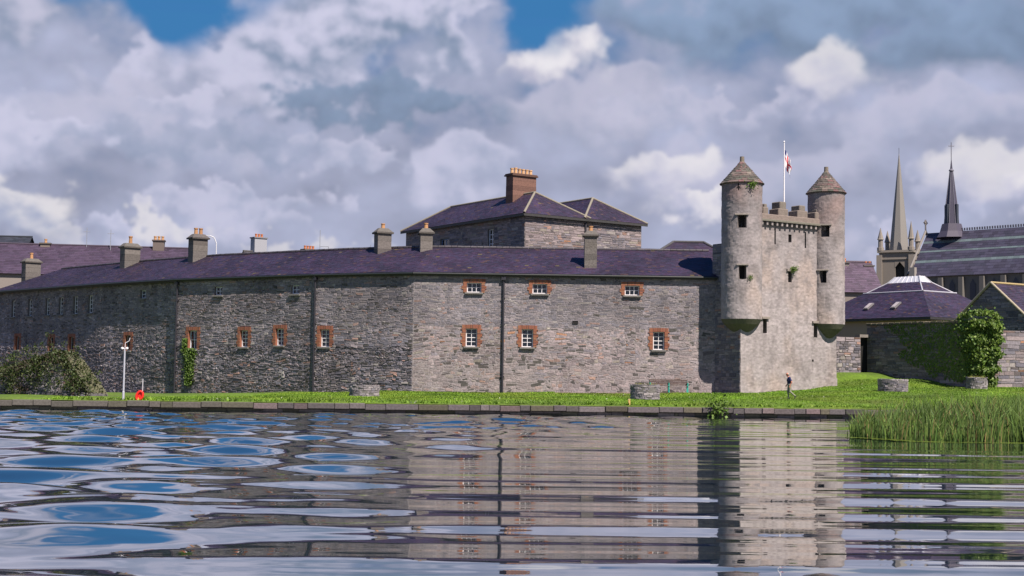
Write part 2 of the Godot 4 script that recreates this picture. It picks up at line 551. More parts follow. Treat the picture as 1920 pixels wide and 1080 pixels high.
# rows of lapped slates over the quad eave left, eave right, ridge right, ridge left
func slates(m: Mesher, e0: Vector3, e1: Vector3, r1: Vector3, r0: Vector3, tone: Callable, row := 0.24, wide := 0.30) -> void:
	var nn := (e1 - e0).cross(r0 - e0).normalized()
	if (r0 - e0).length() < 0.01: nn = (e1 - e0).cross(r1 - e0).normalized()
	var len := maxf((r0 - e0).length(), 0.5 * ((r0 + r1) * 0.5 - (e0 + e1) * 0.5).length())
	var rows := maxi(1, int(((r0 + r1) * 0.5 - (e0 + e1) * 0.5).length() / row))
	for j in rows:
		var a := e0.lerp(r0, float(j) / rows)
		var b := e1.lerp(r1, float(j) / rows)
		var c := e1.lerp(r1, minf(1.0, (j + 1.12) / rows))
		var d := e0.lerp(r0, minf(1.0, (j + 1.12) / rows))
		var cnt := maxi(1, int((b - a).length() / wide))
		var off := 0.5 if j % 2 else 0.0
		var prev := 0.0
		for i in cnt + 1:
			var t1 := clampf((i + 1 - off + rng.randf_range(-0.06, 0.06)) / cnt, 0.0, 1.0)
			if i == cnt: t1 = 1.0
			if t1 - prev < 0.001: continue
			var lift := 0.022 + rng.randf_range(-0.006, 0.010)
			var p := a.lerp(b, prev) + nn * lift
			var q := a.lerp(b, t1) + nn * lift
			var s := d.lerp(c, t1) + nn * 0.004
			var u := d.lerp(c, prev) + nn * 0.004
			var col: Color = tone.call(p)
			m.quad(p, q, s, u, col)
			m.quad(p - nn * 0.03, q - nn * 0.03, q, p, col)
			prev = t1

func slate_tone(p: Vector3) -> Color:
	var k := 0.80 + rng.randf_range(-0.20, 0.20) + 0.45 * low.get_noise_3d(p.x * 14.0, p.y * 14.0, p.z * 14.0)
	var c := Color(0.057, 0.031, 0.070).lerp(Color(0.040, 0.034, 0.074), rng.randf()) * k
	var z := rng.randf()
	if z < 0.05: c = Color(0.078, 0.046, 0.05)
	if z > 0.996: c = Color(0.12, 0.095, 0.05)
	return c

func mixed(r: RandomNumberGenerator, list: Array, spread := 0.25) -> Color:      # list: [weight, Color] pairs
	var t := 0.0
	for e in list: t += e[0]
	var x := r.randf() * t
	for e in list:
		x -= e[0]
		if x <= 0.0:
			return e[1] * r.randf_range(1.0 - spread, 1.0 + spread) * Color(1.20, 1.17, 1.28)
	return list[0][1]

const WARM_STONE := [[4.0, Color(0.235, 0.205, 0.195)], [3.0, Color(0.27, 0.235, 0.22)], [2.0, Color(0.19, 0.18, 0.185)], [1.2, Color(0.145, 0.13, 0.125)], [0.7, Color(0.26, 0.185, 0.15)], [0.12, Color(0.31, 0.175, 0.10)], [0.9, Color(0.24, 0.225, 0.18)]]
const GREY_STONE := [[4.0, Color(0.19, 0.18, 0.185)], [3.0, Color(0.225, 0.205, 0.20)], [2.5, Color(0.15, 0.15, 0.165)], [1.5, Color(0.11, 0.11, 0.125)], [0.5, Color(0.27, 0.18, 0.14)], [0.8, Color(0.26, 0.25, 0.22)]]

# ---------------------------------------------------------------- setting: river, lawn, quay

func quay_z(x: float) -> float:
	return -82.0 - 0.145 * x + 0.0006 * x * x

const HEIGHTS := [[-6.8, -97.5, 1.06], [4, -97.5, 1.16], [14, -97.5, 1.25], [-14.3, -101, 0.87], [-20, -105, 0.62], [-25.9, -108.5, 0.44], [-34, -115.8, 0.35], [-45, -126, 0.35], [8.6, -90, 0.9], [-9.4, -91, 0.75], [-20, -92, 0.6],
	[25.8, -95, 1.5], [31.6, -95.5, 1.8], [17.7, -89.5, 1.12], [15.5, -95.3, 1.28], [19.5, -97.8, 1.5], [23.5, -100.4, 1.8], [24.5, -105, 2.9], [27.4, -106, 2.95], [29.4, -102, 2.45], [32.2, -97, 1.93], [36, -99, 1.9], [45, -97, 1.9], [0, -92, 0.85],
	[21, -92, 1.25], [29, -96, 1.62], [27, -101, 2.25], [-30, -95, 0.5], [60, -100, 2.0], [-60, -110, 0.4], [20, -112, 2.9], [35, -112, 3.0], [0, -115, 2.0], [-30, -135, 2.0], [40, -140, 4.0], [0, -150, 4.0], [-50, -160, 4.0]]

func land(x: float, z: float) -> float:
	var t := quay_z(x) - z
	var s := 0.0
	var w := 0.0
	for h in HEIGHTS:
		var d: float = (x - h[0]) * (x - h[0]) + (z - h[1]) * (z - h[1]) + 1.2
		var k: float = 1.0 / (d * sqrt(d))
		s += h[2] * k
		w += k
	var edge := 1.0 - clampf(t / 9.0, 0, 1)
	var y := lerpf(s / w, 0.55, edge * edge)
	return y + 0.05 * low.get_noise_2d(x * 12.0, z * 12.0) * clampf(t, 0, 1)

func lawn_shade(x: float, z: float) -> float:
	return 1.0 + 0.5 * low.get_noise_2d(x * 9.0, z * 14.0) + 0.35 * fbm.get_noise_2d(x * 1.5, z * 3.0)

func build_land() -> void:
	var xs := [-900.0, -300.0, -120.0, -70.0]
	var x := -55.0
	while x <= 60.0:
		xs.append(x)
		x += 0.8
	xs.append_array([70.0, 120.0, 300.0, 900.0])
	var ts := []
	var t := 0.0
	while t < 34.0:
		ts.append(t)
		t += 0.5
	ts.append_array([36.0, 45.0, 60.0, 90.0, 200.0, 600.0, 2500.0])
	var m := Mesher.new()
	var g := []
	for i in xs.size():
		var row := []
		for j in ts.size():
			var qx: float = clampf(xs[i], -55, 60)
			var z: float = quay_z(qx) - 0.3 - ts[j]
			row.append(Vector3(xs[i], land(qx, maxf(z, -170.0)), z))
		g.append(row)
	var nr := []
	for i in xs.size():
		var row := []
		for j in ts.size():
			var a: Vector3 = g[mini(i + 1, xs.size() - 1)][j] - g[maxi(i - 1, 0)][j]
			var b: Vector3 = g[i][maxi(j - 1, 0)] - g[i][mini(j + 1, ts.size() - 1)]
			row.append(b.cross(a).normalized())
		nr.append(row)
	for i in xs.size() - 1:
		for j in ts.size() - 1:
			var cs := []
			for q in [[i, j], [i + 1, j], [i + 1, j + 1], [i, j + 1]]:
				var p: Vector3 = g[q[0]][q[1]]
				var k := lawn_shade(p.x, p.z)
				var col := Color(0.112, 0.205, 0.008) * k
				var dry := clampf(low.get_noise_2d(p.x * 5.0 + 300.0, p.z * 7.0) * 1.6 - 0.1, 0, 1)
				col = col.lerp(Color(0.165, 0.21, 0.018), dry * 0.6)
				if p.x > 3.0 and p.x < 15.6 and p.z < -95.2 - 0.5 * low.get_noise_1d(p.x * 30.0):       # trodden strip at the foot of the wall
					col = Color(0.21, 0.16, 0.115) * k
				if ts[q[1]] > 33.0: col = Color(0.10, 0.10, 0.07)
				cs.append(col)
			m.smooth_quad([g[i][j], g[i + 1][j], g[i + 1][j + 1], g[i][j + 1]], [nr[i][j], nr[i + 1][j], nr[i + 1][j + 1], nr[i][j + 1]], cs)
	single(m, "lawn", mats.turf, "mown green lawn rising from the quay to the castle walls", "", "", "structure")
	# the river bed and the banks beyond the picture
	var bed := Mesher.new()
	bed.quad(Vector3(-3000, -2.2, 600), Vector3(3000, -2.2, 600), Vector3(3000, -2.2, -3500), Vector3(-3000, -2.2, -3500), Color(0.05, 0.05, 0.035))
	single(bed, "ground", mats.plain, "dark river bed and land under everything", "", "", "structure")
	# grass blades over the turf
	var tuft := Mesher.new()
	for k in 5:
		var a := rng.randf() * TAU
		var d := Vector3(cos(a), 0, sin(a))
		var s := Vector3(-d.z, 0, d.x) * 0.012
		var o := d * rng.randf_range(0.0, 0.05)
		var tip := o + d * rng.randf_range(0.02, 0.06) + Vector3.UP * rng.randf_range(0.03, 0.07)
		tuft.tri(o - s, o + s, tip, Color(1, 1, 1))
	var mm := MultiMesh.new()
	mm.transform_format = MultiMesh.TRANSFORM_3D
	mm.use_colors = true
	mm.mesh = tuft.mesh()
	var places := []
	var r := RandomNumberGenerator.new()
	r.seed = 31
	for i in 90000:
		var px := r.randf_range(-26.0, 38.0)
		var pt := 17.0 * pow(r.randf(), 0.8)
		var pz := quay_z(px) - 0.32 - pt
		if px > 3.0 and px < 15.4 and pz < -95.0: continue
		if px < -23.0 + pt * 0.4 and pt > 3.0: continue
		places.append(Vector3(px, land(px, pz), pz))
	mm.instance_count = places.size()
	for i in places.size():
		var s := r.randf_range(0.6, 1.4)
		if quay_z(places[i].x) - places[i].z < 0.8: s *= r.randf_range(1.0, 3.2)
		mm.set_instance_transform(i, Transform3D(Basis(Vector3.UP, r.randf() * TAU).scaled(Vector3(s, s, s)), places[i]))
		var c := Color(0.125, 0.24, 0.010).lerp(Color(0.175, 0.255, 0.018), clampf(r.randf() * 0.6 + low.get_noise_2d(places[i].x * 5.0 + 300.0, places[i].z * 7.0) * 1.2, 0.0, 1.0)) * r.randf_range(0.85, 1.1) * lawn_shade(places[i].x, places[i].z)
		if r.randf() < 0.004: c = Color(0.6, 0.6, 0.5)
		mm.set_instance_color(i, c)
	var gi := MultiMeshInstance3D.new()
	gi.name = "grass"
	gi.multimesh = mm
	gi.material_override = mats.blade
	add_child(gi)
	tag(gi, "short bright green grass covering the lawn by the quay", "grass", "", "stuff")

func build_quay() -> void:
	var q := thing("quay_wall", Vector3(0, 0, quay_z(0)), "long low stone quay wall between the river and the lawn", "wall")
	var r := RandomNumberGenerator.new()
	r.seed = 12
	var x := -44.0
	var shades := []
	while x < 30.0:
		var w := r.randf_range(0.5, 1.9)
		var a := Vector3(x, 0, quay_z(x))
		var b := Vector3(x + w, 0, quay_z(x + w))
		var u := (b - a).normalized()
		var n := u.cross(Vector3.UP).normalized()
		n = Vector3(-u.z, 0, u.x)
		if n.z < 0: n = -n
		var t := Transform3D(Basis(u, Vector3.UP, n), (a + b) * 0.5 + Vector3(0, 0.385 + r.randf_range(-0.05, 0.03), 0) - n * (0.23 + r.randf_range(-0.05, 0.05)))
		var m := Mesher.new()
		var c: Color = mixed(r, [[2.0, Color(0.115, 0.105, 0.10)], [2.0, Color(0.095, 0.088, 0.085)], [1.0, Color(0.075, 0.07, 0.066)], [1.0, Color(0.125, 0.10, 0.095)], [1.0, Color(0.085, 0.08, 0.055)]], 0.3)
		if x < -15.0: c = c.lerp(Color(0.10, 0.10, 0.075), 0.6)
		m.cbox(t.rotated_local(Vector3.UP, r.randf_range(-0.03, 0.03)), Vector3((b - a).length() - r.randf_range(0.015, 0.035), 0.30, 0.5), 0.025, c)
		part(m, "coping_stone", mats.stone, q)
		x += w
	# the stained face below the coping: wet dark blocks down to under the water
	var stones := []
	x = -44.0
	var face := Mesher.new()
	while x < 30.0:
		var w := 2.0
		var a := Vector3(x, 0, quay_z(x))
		var b := Vector3(x + w, 0, quay_z(x + w))
		var u := (b - a).normalized()
		var n := Vector3(-u.z, 0, u.x)
		if n.z < 0: n = -n
		var mp := flat_map(a - n * 0.26, u, n)
		stones.append_array(rubble(mp, 0, (b - a).length(), -0.5, 0.2, [], {"seed": int(x * 7) + 900, "hmin": 0.2, "hmax": 0.26, "lmin": 0.4, "lmax": 0.8, "proud": 0.05, "wobble": 0.0,
			"tone": func(_u, v, rr): return mixed(rr, [[2.0, Color(0.11, 0.11, 0.075)], [2.0, Color(0.13, 0.12, 0.11)], [1.0, Color(0.09, 0.095, 0.055)], [1.0, Color(0.17, 0.155, 0.14)]])}))
		face.quad(mp.call(0, -2.2, 0), mp.call((b - a).length(), -2.2, 0), mp.call((b - a).length(), 0.3, 0), mp.call(0, 0.3, 0), Color(0.10, 0.095, 0.08))
		face.quad(mp.call(0, 0.3, 0), mp.call((b - a).length(), 0.3, 0), mp.call((b - a).length(), 0.3, -0.8), mp.call(0, 0.3, -0.8), Color(0.10, 0.095, 0.08))
		x += w
	part(face, "core", mats.stone, q)
	lay(stones, q, mats.stone, 120, "face_stone")
	# earth between coping and lawn
	var e := Mesher.new()
	x = -900.0
	while x < 900.0:
		var w := 8.0 if absf(x) > 48 else 1.0
		var qa := clampf(x, -55, 60)
		var qb := clampf(x + w, -55, 60)
		e.quad(Vector3(x, 0.535, quay_z(qa) - 0.2), Vector3(x + w, 0.535, quay_z(qb) - 0.2), Vector3(x + w, land(qb, quay_z(qb) - 0.3), quay_z(qb) - 0.3), Vector3(x, land(qa, quay_z(qa) - 0.3), quay_z(qa) - 0.3), Color(0.12, 0.18, 0.02))
		if x < -44.5 or x > 29.5:
			e.quad(Vector3(x, -2.2, quay_z(qa) - 0.3), Vector3(x + w, -2.2, quay_z(qb) - 0.3), Vector3(x + w, 0.535, quay_z(qb) - 0.2), Vector3(x, 0.535, quay_z(qa) - 0.2), Color(0.05, 0.05, 0.035))
		x += w
	single(e, "river_bank", mats.turf, "narrow turf edge along the top of the quay", "", "", "structure")

# the river: long gentle ripples before the gate, rounder boat wash on the left
var waves_calm := []
var waves_wash := []
var waves_chop := []

func make_waves() -> void:
	var r := RandomNumberGenerator.new()
	r.seed = 9
	for e in [[4.6, 0.015], [3.3, 0.020], [2.5, 0.018], [1.9, 0.013], [1.35, 0.009], [0.9, 0.007], [0.62, 0.007]]:
		waves_calm.append([e[0], e[1], r.randf_range(-0.09, 0.09), r.randf() * TAU])
	for e in [[5.2, 0.050, -0.25], [4.1, 0.052, 0.5], [3.2, 0.052, -0.75], [2.7, 0.046, 0.2], [2.2, 0.038, -0.4], [3.7, 0.044, 1.0], [1.7, 0.018, 0.1], [0.95, 0.013, 0.35], [0.64, 0.011, -0.5]]:
		waves_wash.append([e[0], e[1], e[2] + r.randf_range(-0.1, 0.1), r.randf() * TAU])
	for i in 9:
		waves_chop.append([r.randf_range(0.7, 1.9), r.randf_range(0.02, 0.042), r.randf_range(-0.75, 0.75), r.randf() * TAU])

func water_at(x: float, z: float) -> Vector3:        # height and its two slopes
	var d := -z
	var edge := -3.5 + maxf(0.0, d - 34.0) * 0.30
	var wash := smoothstep(edge + 3.5, edge - 5.0, x + 1.2 * low.get_noise_2d(x * 6.0, z * 6.0))
	var chop := smoothstep(30.0, 48.0, d) * (0.30 + 0.70 * smoothstep(16.0, -4.0, x)) * smoothstep(2.0, 9.0, -82.0 - 0.145 * x - z + 90.0 - 80.0 + 20.0)
	var h := 0.0
	var gx := 0.0
	var gz := 0.0
	var shore := smoothstep(quay_z(clampf(x, -55, 60)), quay_z(clampf(x, -55, 60)) + 3.0, z)
	for s in [[waves_calm, (1.0 - 0.7 * wash)], [waves_wash, wash], [waves_chop, chop * (0.45 + 0.55 * wash)]]:
		var k: float = s[1] * shore
		if k < 0.004: continue
		for w in s[0]:
			var kk: float = TAU / w[0]
			var kx: float = kk * sin(w[2])
			var kz: float = kk * cos(w[2])
			var ph: float = kx * x + kz * z + w[3] + 0.9 * fbm.get_noise_2d(x * 0.35 + w[0] * 30.0, z * 0.35)
			var a: float = k * w[1] / kk
			h += a * sin(ph)
			var cs: float = k * w[1] * cos(ph) / kk
			gx += cs * kx
			gz += cs * kz
	return Vector3(h, gx, gz)

func build_water() -> void:
	make_waves()
	var zs := [400.0, 100.0, 20.0, -4.0]
	var z := -9.0
	while z > -110.0:
		zs.append(z)
		z -= 0.085 + maxf(0.0, -z - 14.0) * 0.0042
	var xs := [-1500.0, -300.0, -90.0, -55.0]
	var x := -40.0
	while x <= 34.0:
		xs.append(x)
		x += 0.17 if x > -22.0 and x < 20.0 else 0.30
	xs.append_array([50.0, 90.0, 300.0, 1500.0])
	var nx := xs.size()
	var v := PackedVector3Array()
	var n := PackedVector3Array()
	var idx := PackedInt32Array()
	for j in zs.size():
		for i in nx:
			var p := Vector3(xs[i], 0, zs[j])
			if absf(p.x) > 42 or p.z > -8:
				v.append(p); n.append(Vector3.UP)
				continue
			var w := water_at(p.x, p.z)
			v.append(Vector3(p.x, w.x, p.z))
			n.append(Vector3(-w.y, 1.0, -w.z).normalized())
	for j in zs.size() - 1:
		for i in nx - 1:
			if zs[j + 1] < quay_z(clampf(xs[i], -55, 60)) - 4.0: continue
			var a := j * nx + i
			idx.append_array([a, a + nx + 1, a + 1, a, a + nx, a + nx + 1])
	var arr := []
	arr.resize(Mesh.ARRAY_MAX)
	arr[Mesh.ARRAY_VERTEX] = v
	arr[Mesh.ARRAY_NORMAL] = n
	arr[Mesh.ARRAY_INDEX] = idx
	var me := ArrayMesh.new()
	me.add_surface_from_arrays(Mesh.PRIMITIVE_TRIANGLES, arr)
	var o := MeshInstance3D.new()
	o.name = "water"
	o.mesh = me
	o.material_override = mats.water
	add_child(o)
	tag(o, "rippled river water mirroring the castle and the clouds", "", "", "structure")

# ---------------------------------------------------------------- windows

# a window in its own frame: x along the wall, y up, z outwards, the origin in the middle of the opening
func make_window(w: float, h: float, cols: int, rows: int, brick: bool, white: Color, sill := true) -> Node3D:
	var o := Node3D.new()
	o.name = "window"
	var set_back := -0.20
	var m := Mesher.new()
	var map := flat_map(Vector3.ZERO, Vector3.RIGHT, Vector3.BACK)
	var hole := Rect2(-w / 2, -h / 2, w, h)
	var side := Color(0.30, 0.11, 0.06) if brick else Color(0.17, 0.16, 0.16)
	recess(m, map, hole, 0.9, Color(0.03, 0.03, 0.035), Color(0.018, 0.018, 0.022))
	own(m, "recess", mats.plain, o)
	var rv := Mesher.new()
	for k in 4:
		var s: Array = [[Vector3(-w / 2 + 0.004, 0, -0.1), Vector3(0.004, h, 0.2)], [Vector3(w / 2 - 0.004, 0, -0.1), Vector3(0.004, h, 0.2)], [Vector3(0, h / 2 - 0.004, -0.1), Vector3(w, 0.004, 0.2)], [Vector3(0, -h / 2 + 0.004, -0.1), Vector3(w, 0.004, 0.2)]][k]
		rv.box(Transform3D(Basis(), s[0]), s[1], side if k < 3 else Color(0.30, 0.29, 0.28))
	own(rv, "reveal", mats.brick, o)
	var f := Mesher.new()
	var t := 0.065
	for s in [-1, 1]:
		f.box(Transform3D(Basis(), Vector3(s * (w / 2 - t / 2 - 0.008), 0, set_back)), Vector3(t, h - 0.016, 0.08), white)
		f.box(Transform3D(Basis(), Vector3(0, s * (h / 2 - t / 2 - 0.008), set_back + 0.001)), Vector3(w - 2 * t - 0.016, t, 0.078), white)
	own(f, "frame", mats.paint, o)
	var iw := w - 2 * t
	var ih := h - 2 * t
	var b := Mesher.new()
	for i in range(1, cols):
		b.box(Transform3D(Basis(), Vector3(-iw / 2 + iw * i / cols, 0, set_back)), Vector3(0.04, ih, 0.05), white)
	for j in range(1, rows):
		b.box(Transform3D(Basis(), Vector3(0, -ih / 2 + ih * j / rows, set_back + 0.003)), Vector3(iw, 0.05 if j == rows / 2 and rows > 2 else 0.038, 0.048), white)
	if cols + rows > 2: own(b, "glazing_bar", mats.paint, o)
	for i in cols:
		for j in rows:
			var p := Mesher.new()
			p.box(Transform3D(Basis(), Vector3(-iw / 2 + iw * (i + 0.5) / cols, -ih / 2 + ih * (j + 0.5) / rows, set_back - 0.01)), Vector3(iw / cols - 0.03, ih / rows - 0.03, 0.008), Color.WHITE)
			own(p, "pane", mats.glass, o)
	if sill:
		var sl := Mesher.new()
		sl.cbox(Transform3D(Basis(), Vector3(0, -h / 2 - 0.055, -0.02)), Vector3(w + 0.24, 0.12, 0.40), 0.015, Color(0.19, 0.185, 0.18))
		own(sl, "sill", mats.stone, o)
	if brick:
		var r := RandomNumberGenerator.new()
		r.seed = 5
		var k := Mesher.new()
		var y := -h / 2 + 0.0
		var row := 0
		while y < h / 2 - 0.02:
			var bh := minf(0.078, h / 2 - y)
			var wide := 0.24 if (row / 3) % 2 == 0 else 0.35
			for s in [-1, 1]:
				var cx: float = s * (w / 2 + wide / 2)
				k.box(Transform3D(Basis(), Vector3(cx, y + bh / 2, 0.0)), Vector3(wide - 0.012, bh - 0.010, 0.10 + r.randf_range(-0.01, 0.012)), brick_tone(r))
			y += 0.078
			row += 1
		var x := -w / 2 - 0.26
		while x < w / 2 + 0.24:
			k.box(Transform3D(Basis(Vector3.BACK, -x * 0.10), Vector3(x + 0.04, h / 2 + 0.135 - 0.03 * absf(x), 0.0)), Vector3(0.068, 0.26, 0.11 + r.randf_range(-0.01, 0.012)), brick_tone(r))
			x += 0.078
		own(k, "brick_surround", mats.brick, o)
	return o

func brick_tone(r: RandomNumberGenerator) -> Color:
	return mixed(r, [[4.0, Color(0.25, 0.10, 0.052)], [2.0, Color(0.215, 0.085, 0.05)], [1.2, Color(0.26, 0.135, 0.07)], [0.8, Color(0.16, 0.072, 0.05)]], 0.25)

func set_window(kind: Node3D, parent: Node3D, o: Vector3, u: Vector3, n: Vector3, at_u: float, at_v: float, used: Dictionary) -> Node3D:
	var w: Node3D = kind.duplicate()
	w.name = "window"
	parent.add_child(w, true)
	w.transform = Transform3D(Basis(u, Vector3.UP, n), o + u * at_u + Vector3.UP * at_v - parent.position)
	return w

# ---------------------------------------------------------------- chimneys

func chimney(parent: Node3D, at: Vector3, turn: float, w: float, d: float, h: float, stone: Color, pots: int, pot_h: float, hipped: bool, pot := Color(0.44, 0.24, 0.115)) -> void:
	var b := Basis(Vector3.UP, turn)
	var o := Node3D.new()
	o.name = "chimney"
	parent.add_child(o, true)
	o.transform = Transform3D(b, at - parent.position)
	var m := Mesher.new()
	var courses := maxi(2, int(h / 0.3))
	for k in courses:                                  # dressed courses, each its own tone and a little uneven
		var y := -0.8 + (h + 0.8) * k / courses
		var e := rng.randf_range(-0.012, 0.012)
		m.box(Transform3D(Basis(), Vector3(0, y + (h + 0.8) / courses / 2, 0)), Vector3(w + e, (h + 0.8) / courses - 0.008, d + e), stone * rng.randf_range(0.72, 1.2))
	own(m, "stack", mats.stone, o)
	var c := Mesher.new()
	c.box(Transform3D(Basis(), Vector3(0, h + 0.06, 0)), Vector3(w + 0.26, 0.12, d + 0.26), stone * 0.6)
	var top := h + 0.12
	if hipped:
		var a := Vector3(w / 2 + 0.1, top, d / 2 + 0.1)
		var e := Vector3(w / 2 - 0.18, top + 0.30, d / 2 - 0.22)
		c.quad(Vector3(-a.x, a.y, a.z), a, e, Vector3(-e.x, e.y, e.z), stone * 0.8)
		c.quad(Vector3(a.x, a.y, -a.z), Vector3(-a.x, a.y, -a.z), Vector3(-e.x, e.y, -e.z), Vector3(e.x, e.y, -e.z), stone * 0.8)
		c.quad(a, Vector3(a.x, a.y, -a.z), Vector3(e.x, e.y, -e.z), e, stone * 0.8)
		c.quad(Vector3(-a.x, a.y, -a.z), Vector3(-a.x, a.y, a.z), Vector3(-e.x, e.y, e.z), Vector3(-e.x, e.y, -e.z), stone * 0.8)
		c.quad(Vector3(-e.x, e.y, e.z), e, Vector3(e.x, e.y, -e.z), Vector3(-e.x, e.y, -e.z), stone * 0.8)
		top += 0.29
	else:
		c.box(Transform3D(Basis(), Vector3(0, top + 0.05, 0)), Vector3(w + 0.14, 0.1, d + 0.14), stone * 0.75)
		top += 0.10
	own(c, "cap", mats.stone, o)
	for k in pots:
		var p := Mesher.new()
		var x := (k - (pots - 1) * 0.5) * minf(0.42, (w - 0.1) / maxi(1, pots))
		var hh := pot_h * rng.randf_range(0.9, 1.08)
		p.lathe(Vector3(x, top - 0.02, 0), [Vector2(0.17, 0), Vector2(0.155, hh * 0.15), Vector2(0.135, hh * 0.8), Vector2(0.17, hh * 0.82), Vector2(0.17, hh), Vector2(0.11, hh), Vector2(0.11, hh * 0.6)], 10, pot * rng.randf_range(0.8, 1.15))
		own(p, "chimney_pot", mats.brick, o)

# ---------------------------------------------------------------- barracks

func build_barracks() -> void:
	var P := [Vector3(14.25, 0, -97.5), Vector3(-6.81, 0, -97.5), Vector3(-14.33, 0, -101.01), Vector3(-25.89, 0, -108.52), Vector3(-33.95, 0, -115.78), Vector3(-48.0, 0, -130.33)]
	var T := thing("barrack_range", Vector3(-6.81, 1.0, -97.5), "long two storey rubble stone barrack range with purple slate roof along the lawn", "building")
	var white := Color(0.66, 0.66, 0.68)
	var used := {}
	var kinds := {"up": make_window(1.02, 0.70, 3, 2, true, white), "low": make_window(0.80, 1.26, 2, 4, true, white), "slit": make_window(0.78, 1.5, 2, 4, false, Color(0.66, 0.67, 0.70)), "tall": make_window(0.92, 1.45, 2, 2, true, Color(0.62, 0.68, 0.75)), "dim": make_window(0.80, 1.25, 1, 1, true, Color(0.30, 0.30, 0.32)), "small": make_window(0.86, 0.66, 3, 2, true, white), "plain": make_window(0.80, 0.66, 2, 2, false, Color(0.55, 0.60, 0.68))}
	var sizes := {"up": Vector2(1.02, 0.70), "low": Vector2(0.80, 1.26), "slit": Vector2(0.78, 1.5), "tall": Vector2(0.92, 1.45), "dim": Vector2(0.80, 1.25), "small": Vector2(0.86, 0.66), "plain": Vector2(0.80, 0.66)}
	var wins := [
		[["up", 4.18, 8.32], ["up", 8.74, 8.30], ["up", 15.15, 8.28], ["low", 4.05, 4.85], ["low", 7.93, 4.86], ["low", 17.03, 4.81]],
		[["low", 1.12, 4.73]],
		[["plain", 12.13, 8.25], ["low", 10.75, 4.81], ["low", 7.21, 4.70], ["plain", 4.44, 8.30], ["tall", 1.89, 4.62]],
		[["plain", 5.94, 8.28], ["dim", 4.04, 4.41]],
		[["slit", 18.21, 7.68], ["slit", 15.57, 7.67], ["slit", 12.93, 7.67], ["slit", 10.43, 7.66], ["slit", 7.0, 7.65], ["slit", 3.65, 7.64], ["dim", 15.13, 4.36], ["dim", 11.38, 4.38], ["dim", 4.77, 4.5]]]
	var wall_top := 9.18
	var stones := []
	var core := Mesher.new()
	var mortar := [Color(0.27, 0.25, 0.258), Color(0.24, 0.225, 0.232), Color(0.24, 0.225, 0.232), Color(0.24, 0.225, 0.232), Color(0.24, 0.225, 0.232)]
	for s in 5:
		var a: Vector3 = P[s + 1]
		var u: Vector3 = (P[s] - a).normalized()
		var n := Vector3(-u.z, 0, u.x)
		var L: float = (P[s] - a).length()
		var o := a
		if s >= 3: o -= n * 0.22                 # the far wing stands a little behind
		var holes := []
		for w in wins[s]:
			var z: Vector2 = sizes[w[0]]
			holes.append(Rect2(w[1] - z.x / 2, w[2] - z.y / 2, z.x, z.y))
			var b: bool = w[0] != "slit"
			set_window(kinds[w[0]], T, o, u, n, w[1], w[2], used)
		var map := flat_map(o, u, n)
		if s == 0:
			var later: Array = [holes.slice(0, 3), holes.slice(3)]
			sheet(core, map, 0, L, 5.6, wall_top + 0.2, later[0], mortar[s])
			skin(core, map, 0, L, -1.0, 5.6, later[1], 0.22, func(uu, vv): return Color(0.36, 0.325, 0.325).lerp(Color(0.27, 0.25, 0.258), clampf(0.5 + 0.9 * fbm.get_noise_2d(uu * 6.0, vv * 6.0) + (vv - 3.4) * 0.12, 0, 1)), 0.012)
		else:
			sheet(core, map, 0, L, -1.0, wall_top + 0.2, holes, mortar[s])
		var big := []
		for i in holes.size():
			var h: Rect2 = holes[i]
			var b: bool = not wins[s][i][0] in ["slit", "plain"]
			big.append(h.grow_individual(0.27, 0.10, 0.27, 0.25) if b else h.grow(0.02))
		var kind := s
		var tone := func(uu, vv, r):
			var patch: float = low.get_noise_2d(uu * 9.0 + kind * 70.0, vv * 12.0)
			var c: Color
			if kind == 0:
				c = mixed(r, WARM_STONE if vv < 5.6 else GREY_STONE, 0.25)
				if vv < 3.2 + patch * 3.0: c = c.lerp(Color(0.30, 0.265, 0.26), 0.45)
				elif vv > 5.6: c = c.lerp(Color(0.195, 0.183, 0.19), 0.3)
				if r.randf() < (0.10 if vv < 5.6 else 0.02): c = Color(0.09, 0.085, 0.08)
				c *= 1.1
			else:
				c = mixed(r, GREY_STONE, 0.32)
				if vv > 5.2 + patch: c = c.lerp(Color(0.195, 0.183, 0.19), 0.3)
				if r.randf() < 0.06: c = Color(0.09, 0.085, 0.08)
				c *= 1.1
			var streak: float = low.get_noise_2d(uu * 34.0 + kind * 90.0, vv * 3.5)
			return c * (1.0 + 0.4 * patch + 0.35 * streak)
		var st := []
		if s == 0:
			st = rubble(map, 0.02, L - 0.02, 0.0, 5.6, big, {"seed": 39, "tone": tone, "hmin": 0.09, "hmax": 0.26, "lmin": 0.12, "lmax": 0.5, "proud": 0.02, "gap": 0.022, "wobble": 0.2, "jitter": 0.055})
		else:                                    # thin flat stones with deep joints below, closer work above
			st = rubble(map, 0.02, L - 0.02, 0.0, 4.2, big, {"seed": 30 + s, "tone": tone, "hmin": 0.07, "hmax": 0.17, "lmin": 0.12, "lmax": 0.36, "proud": 0.085, "gap": 0.014, "wobble": 0.2, "jitter": 0.035})
		st.append_array(rubble(map, 0.02, L - 0.02, 5.6 if s == 0 else 4.2, wall_top, big, {"seed": 40 + s, "tone": tone, "hmin": 0.09, "hmax": 0.20, "lmin": 0.14, "lmax": 0.42, "proud": [0.022, 0.035, 0.05, 0.055, 0.055][s], "gap": 0.012, "wobble": 0.13, "jitter": 0.034}))
		if s == 0:
			for e in st: e[0] *= 4.0             # the wall facing the lawn shows largest
		stones.append_array(st)
	# end of the nearer wing where the farther one steps back, back walls and far gable
	var uc: Vector3 = (P[2] - P[3]).normalized()
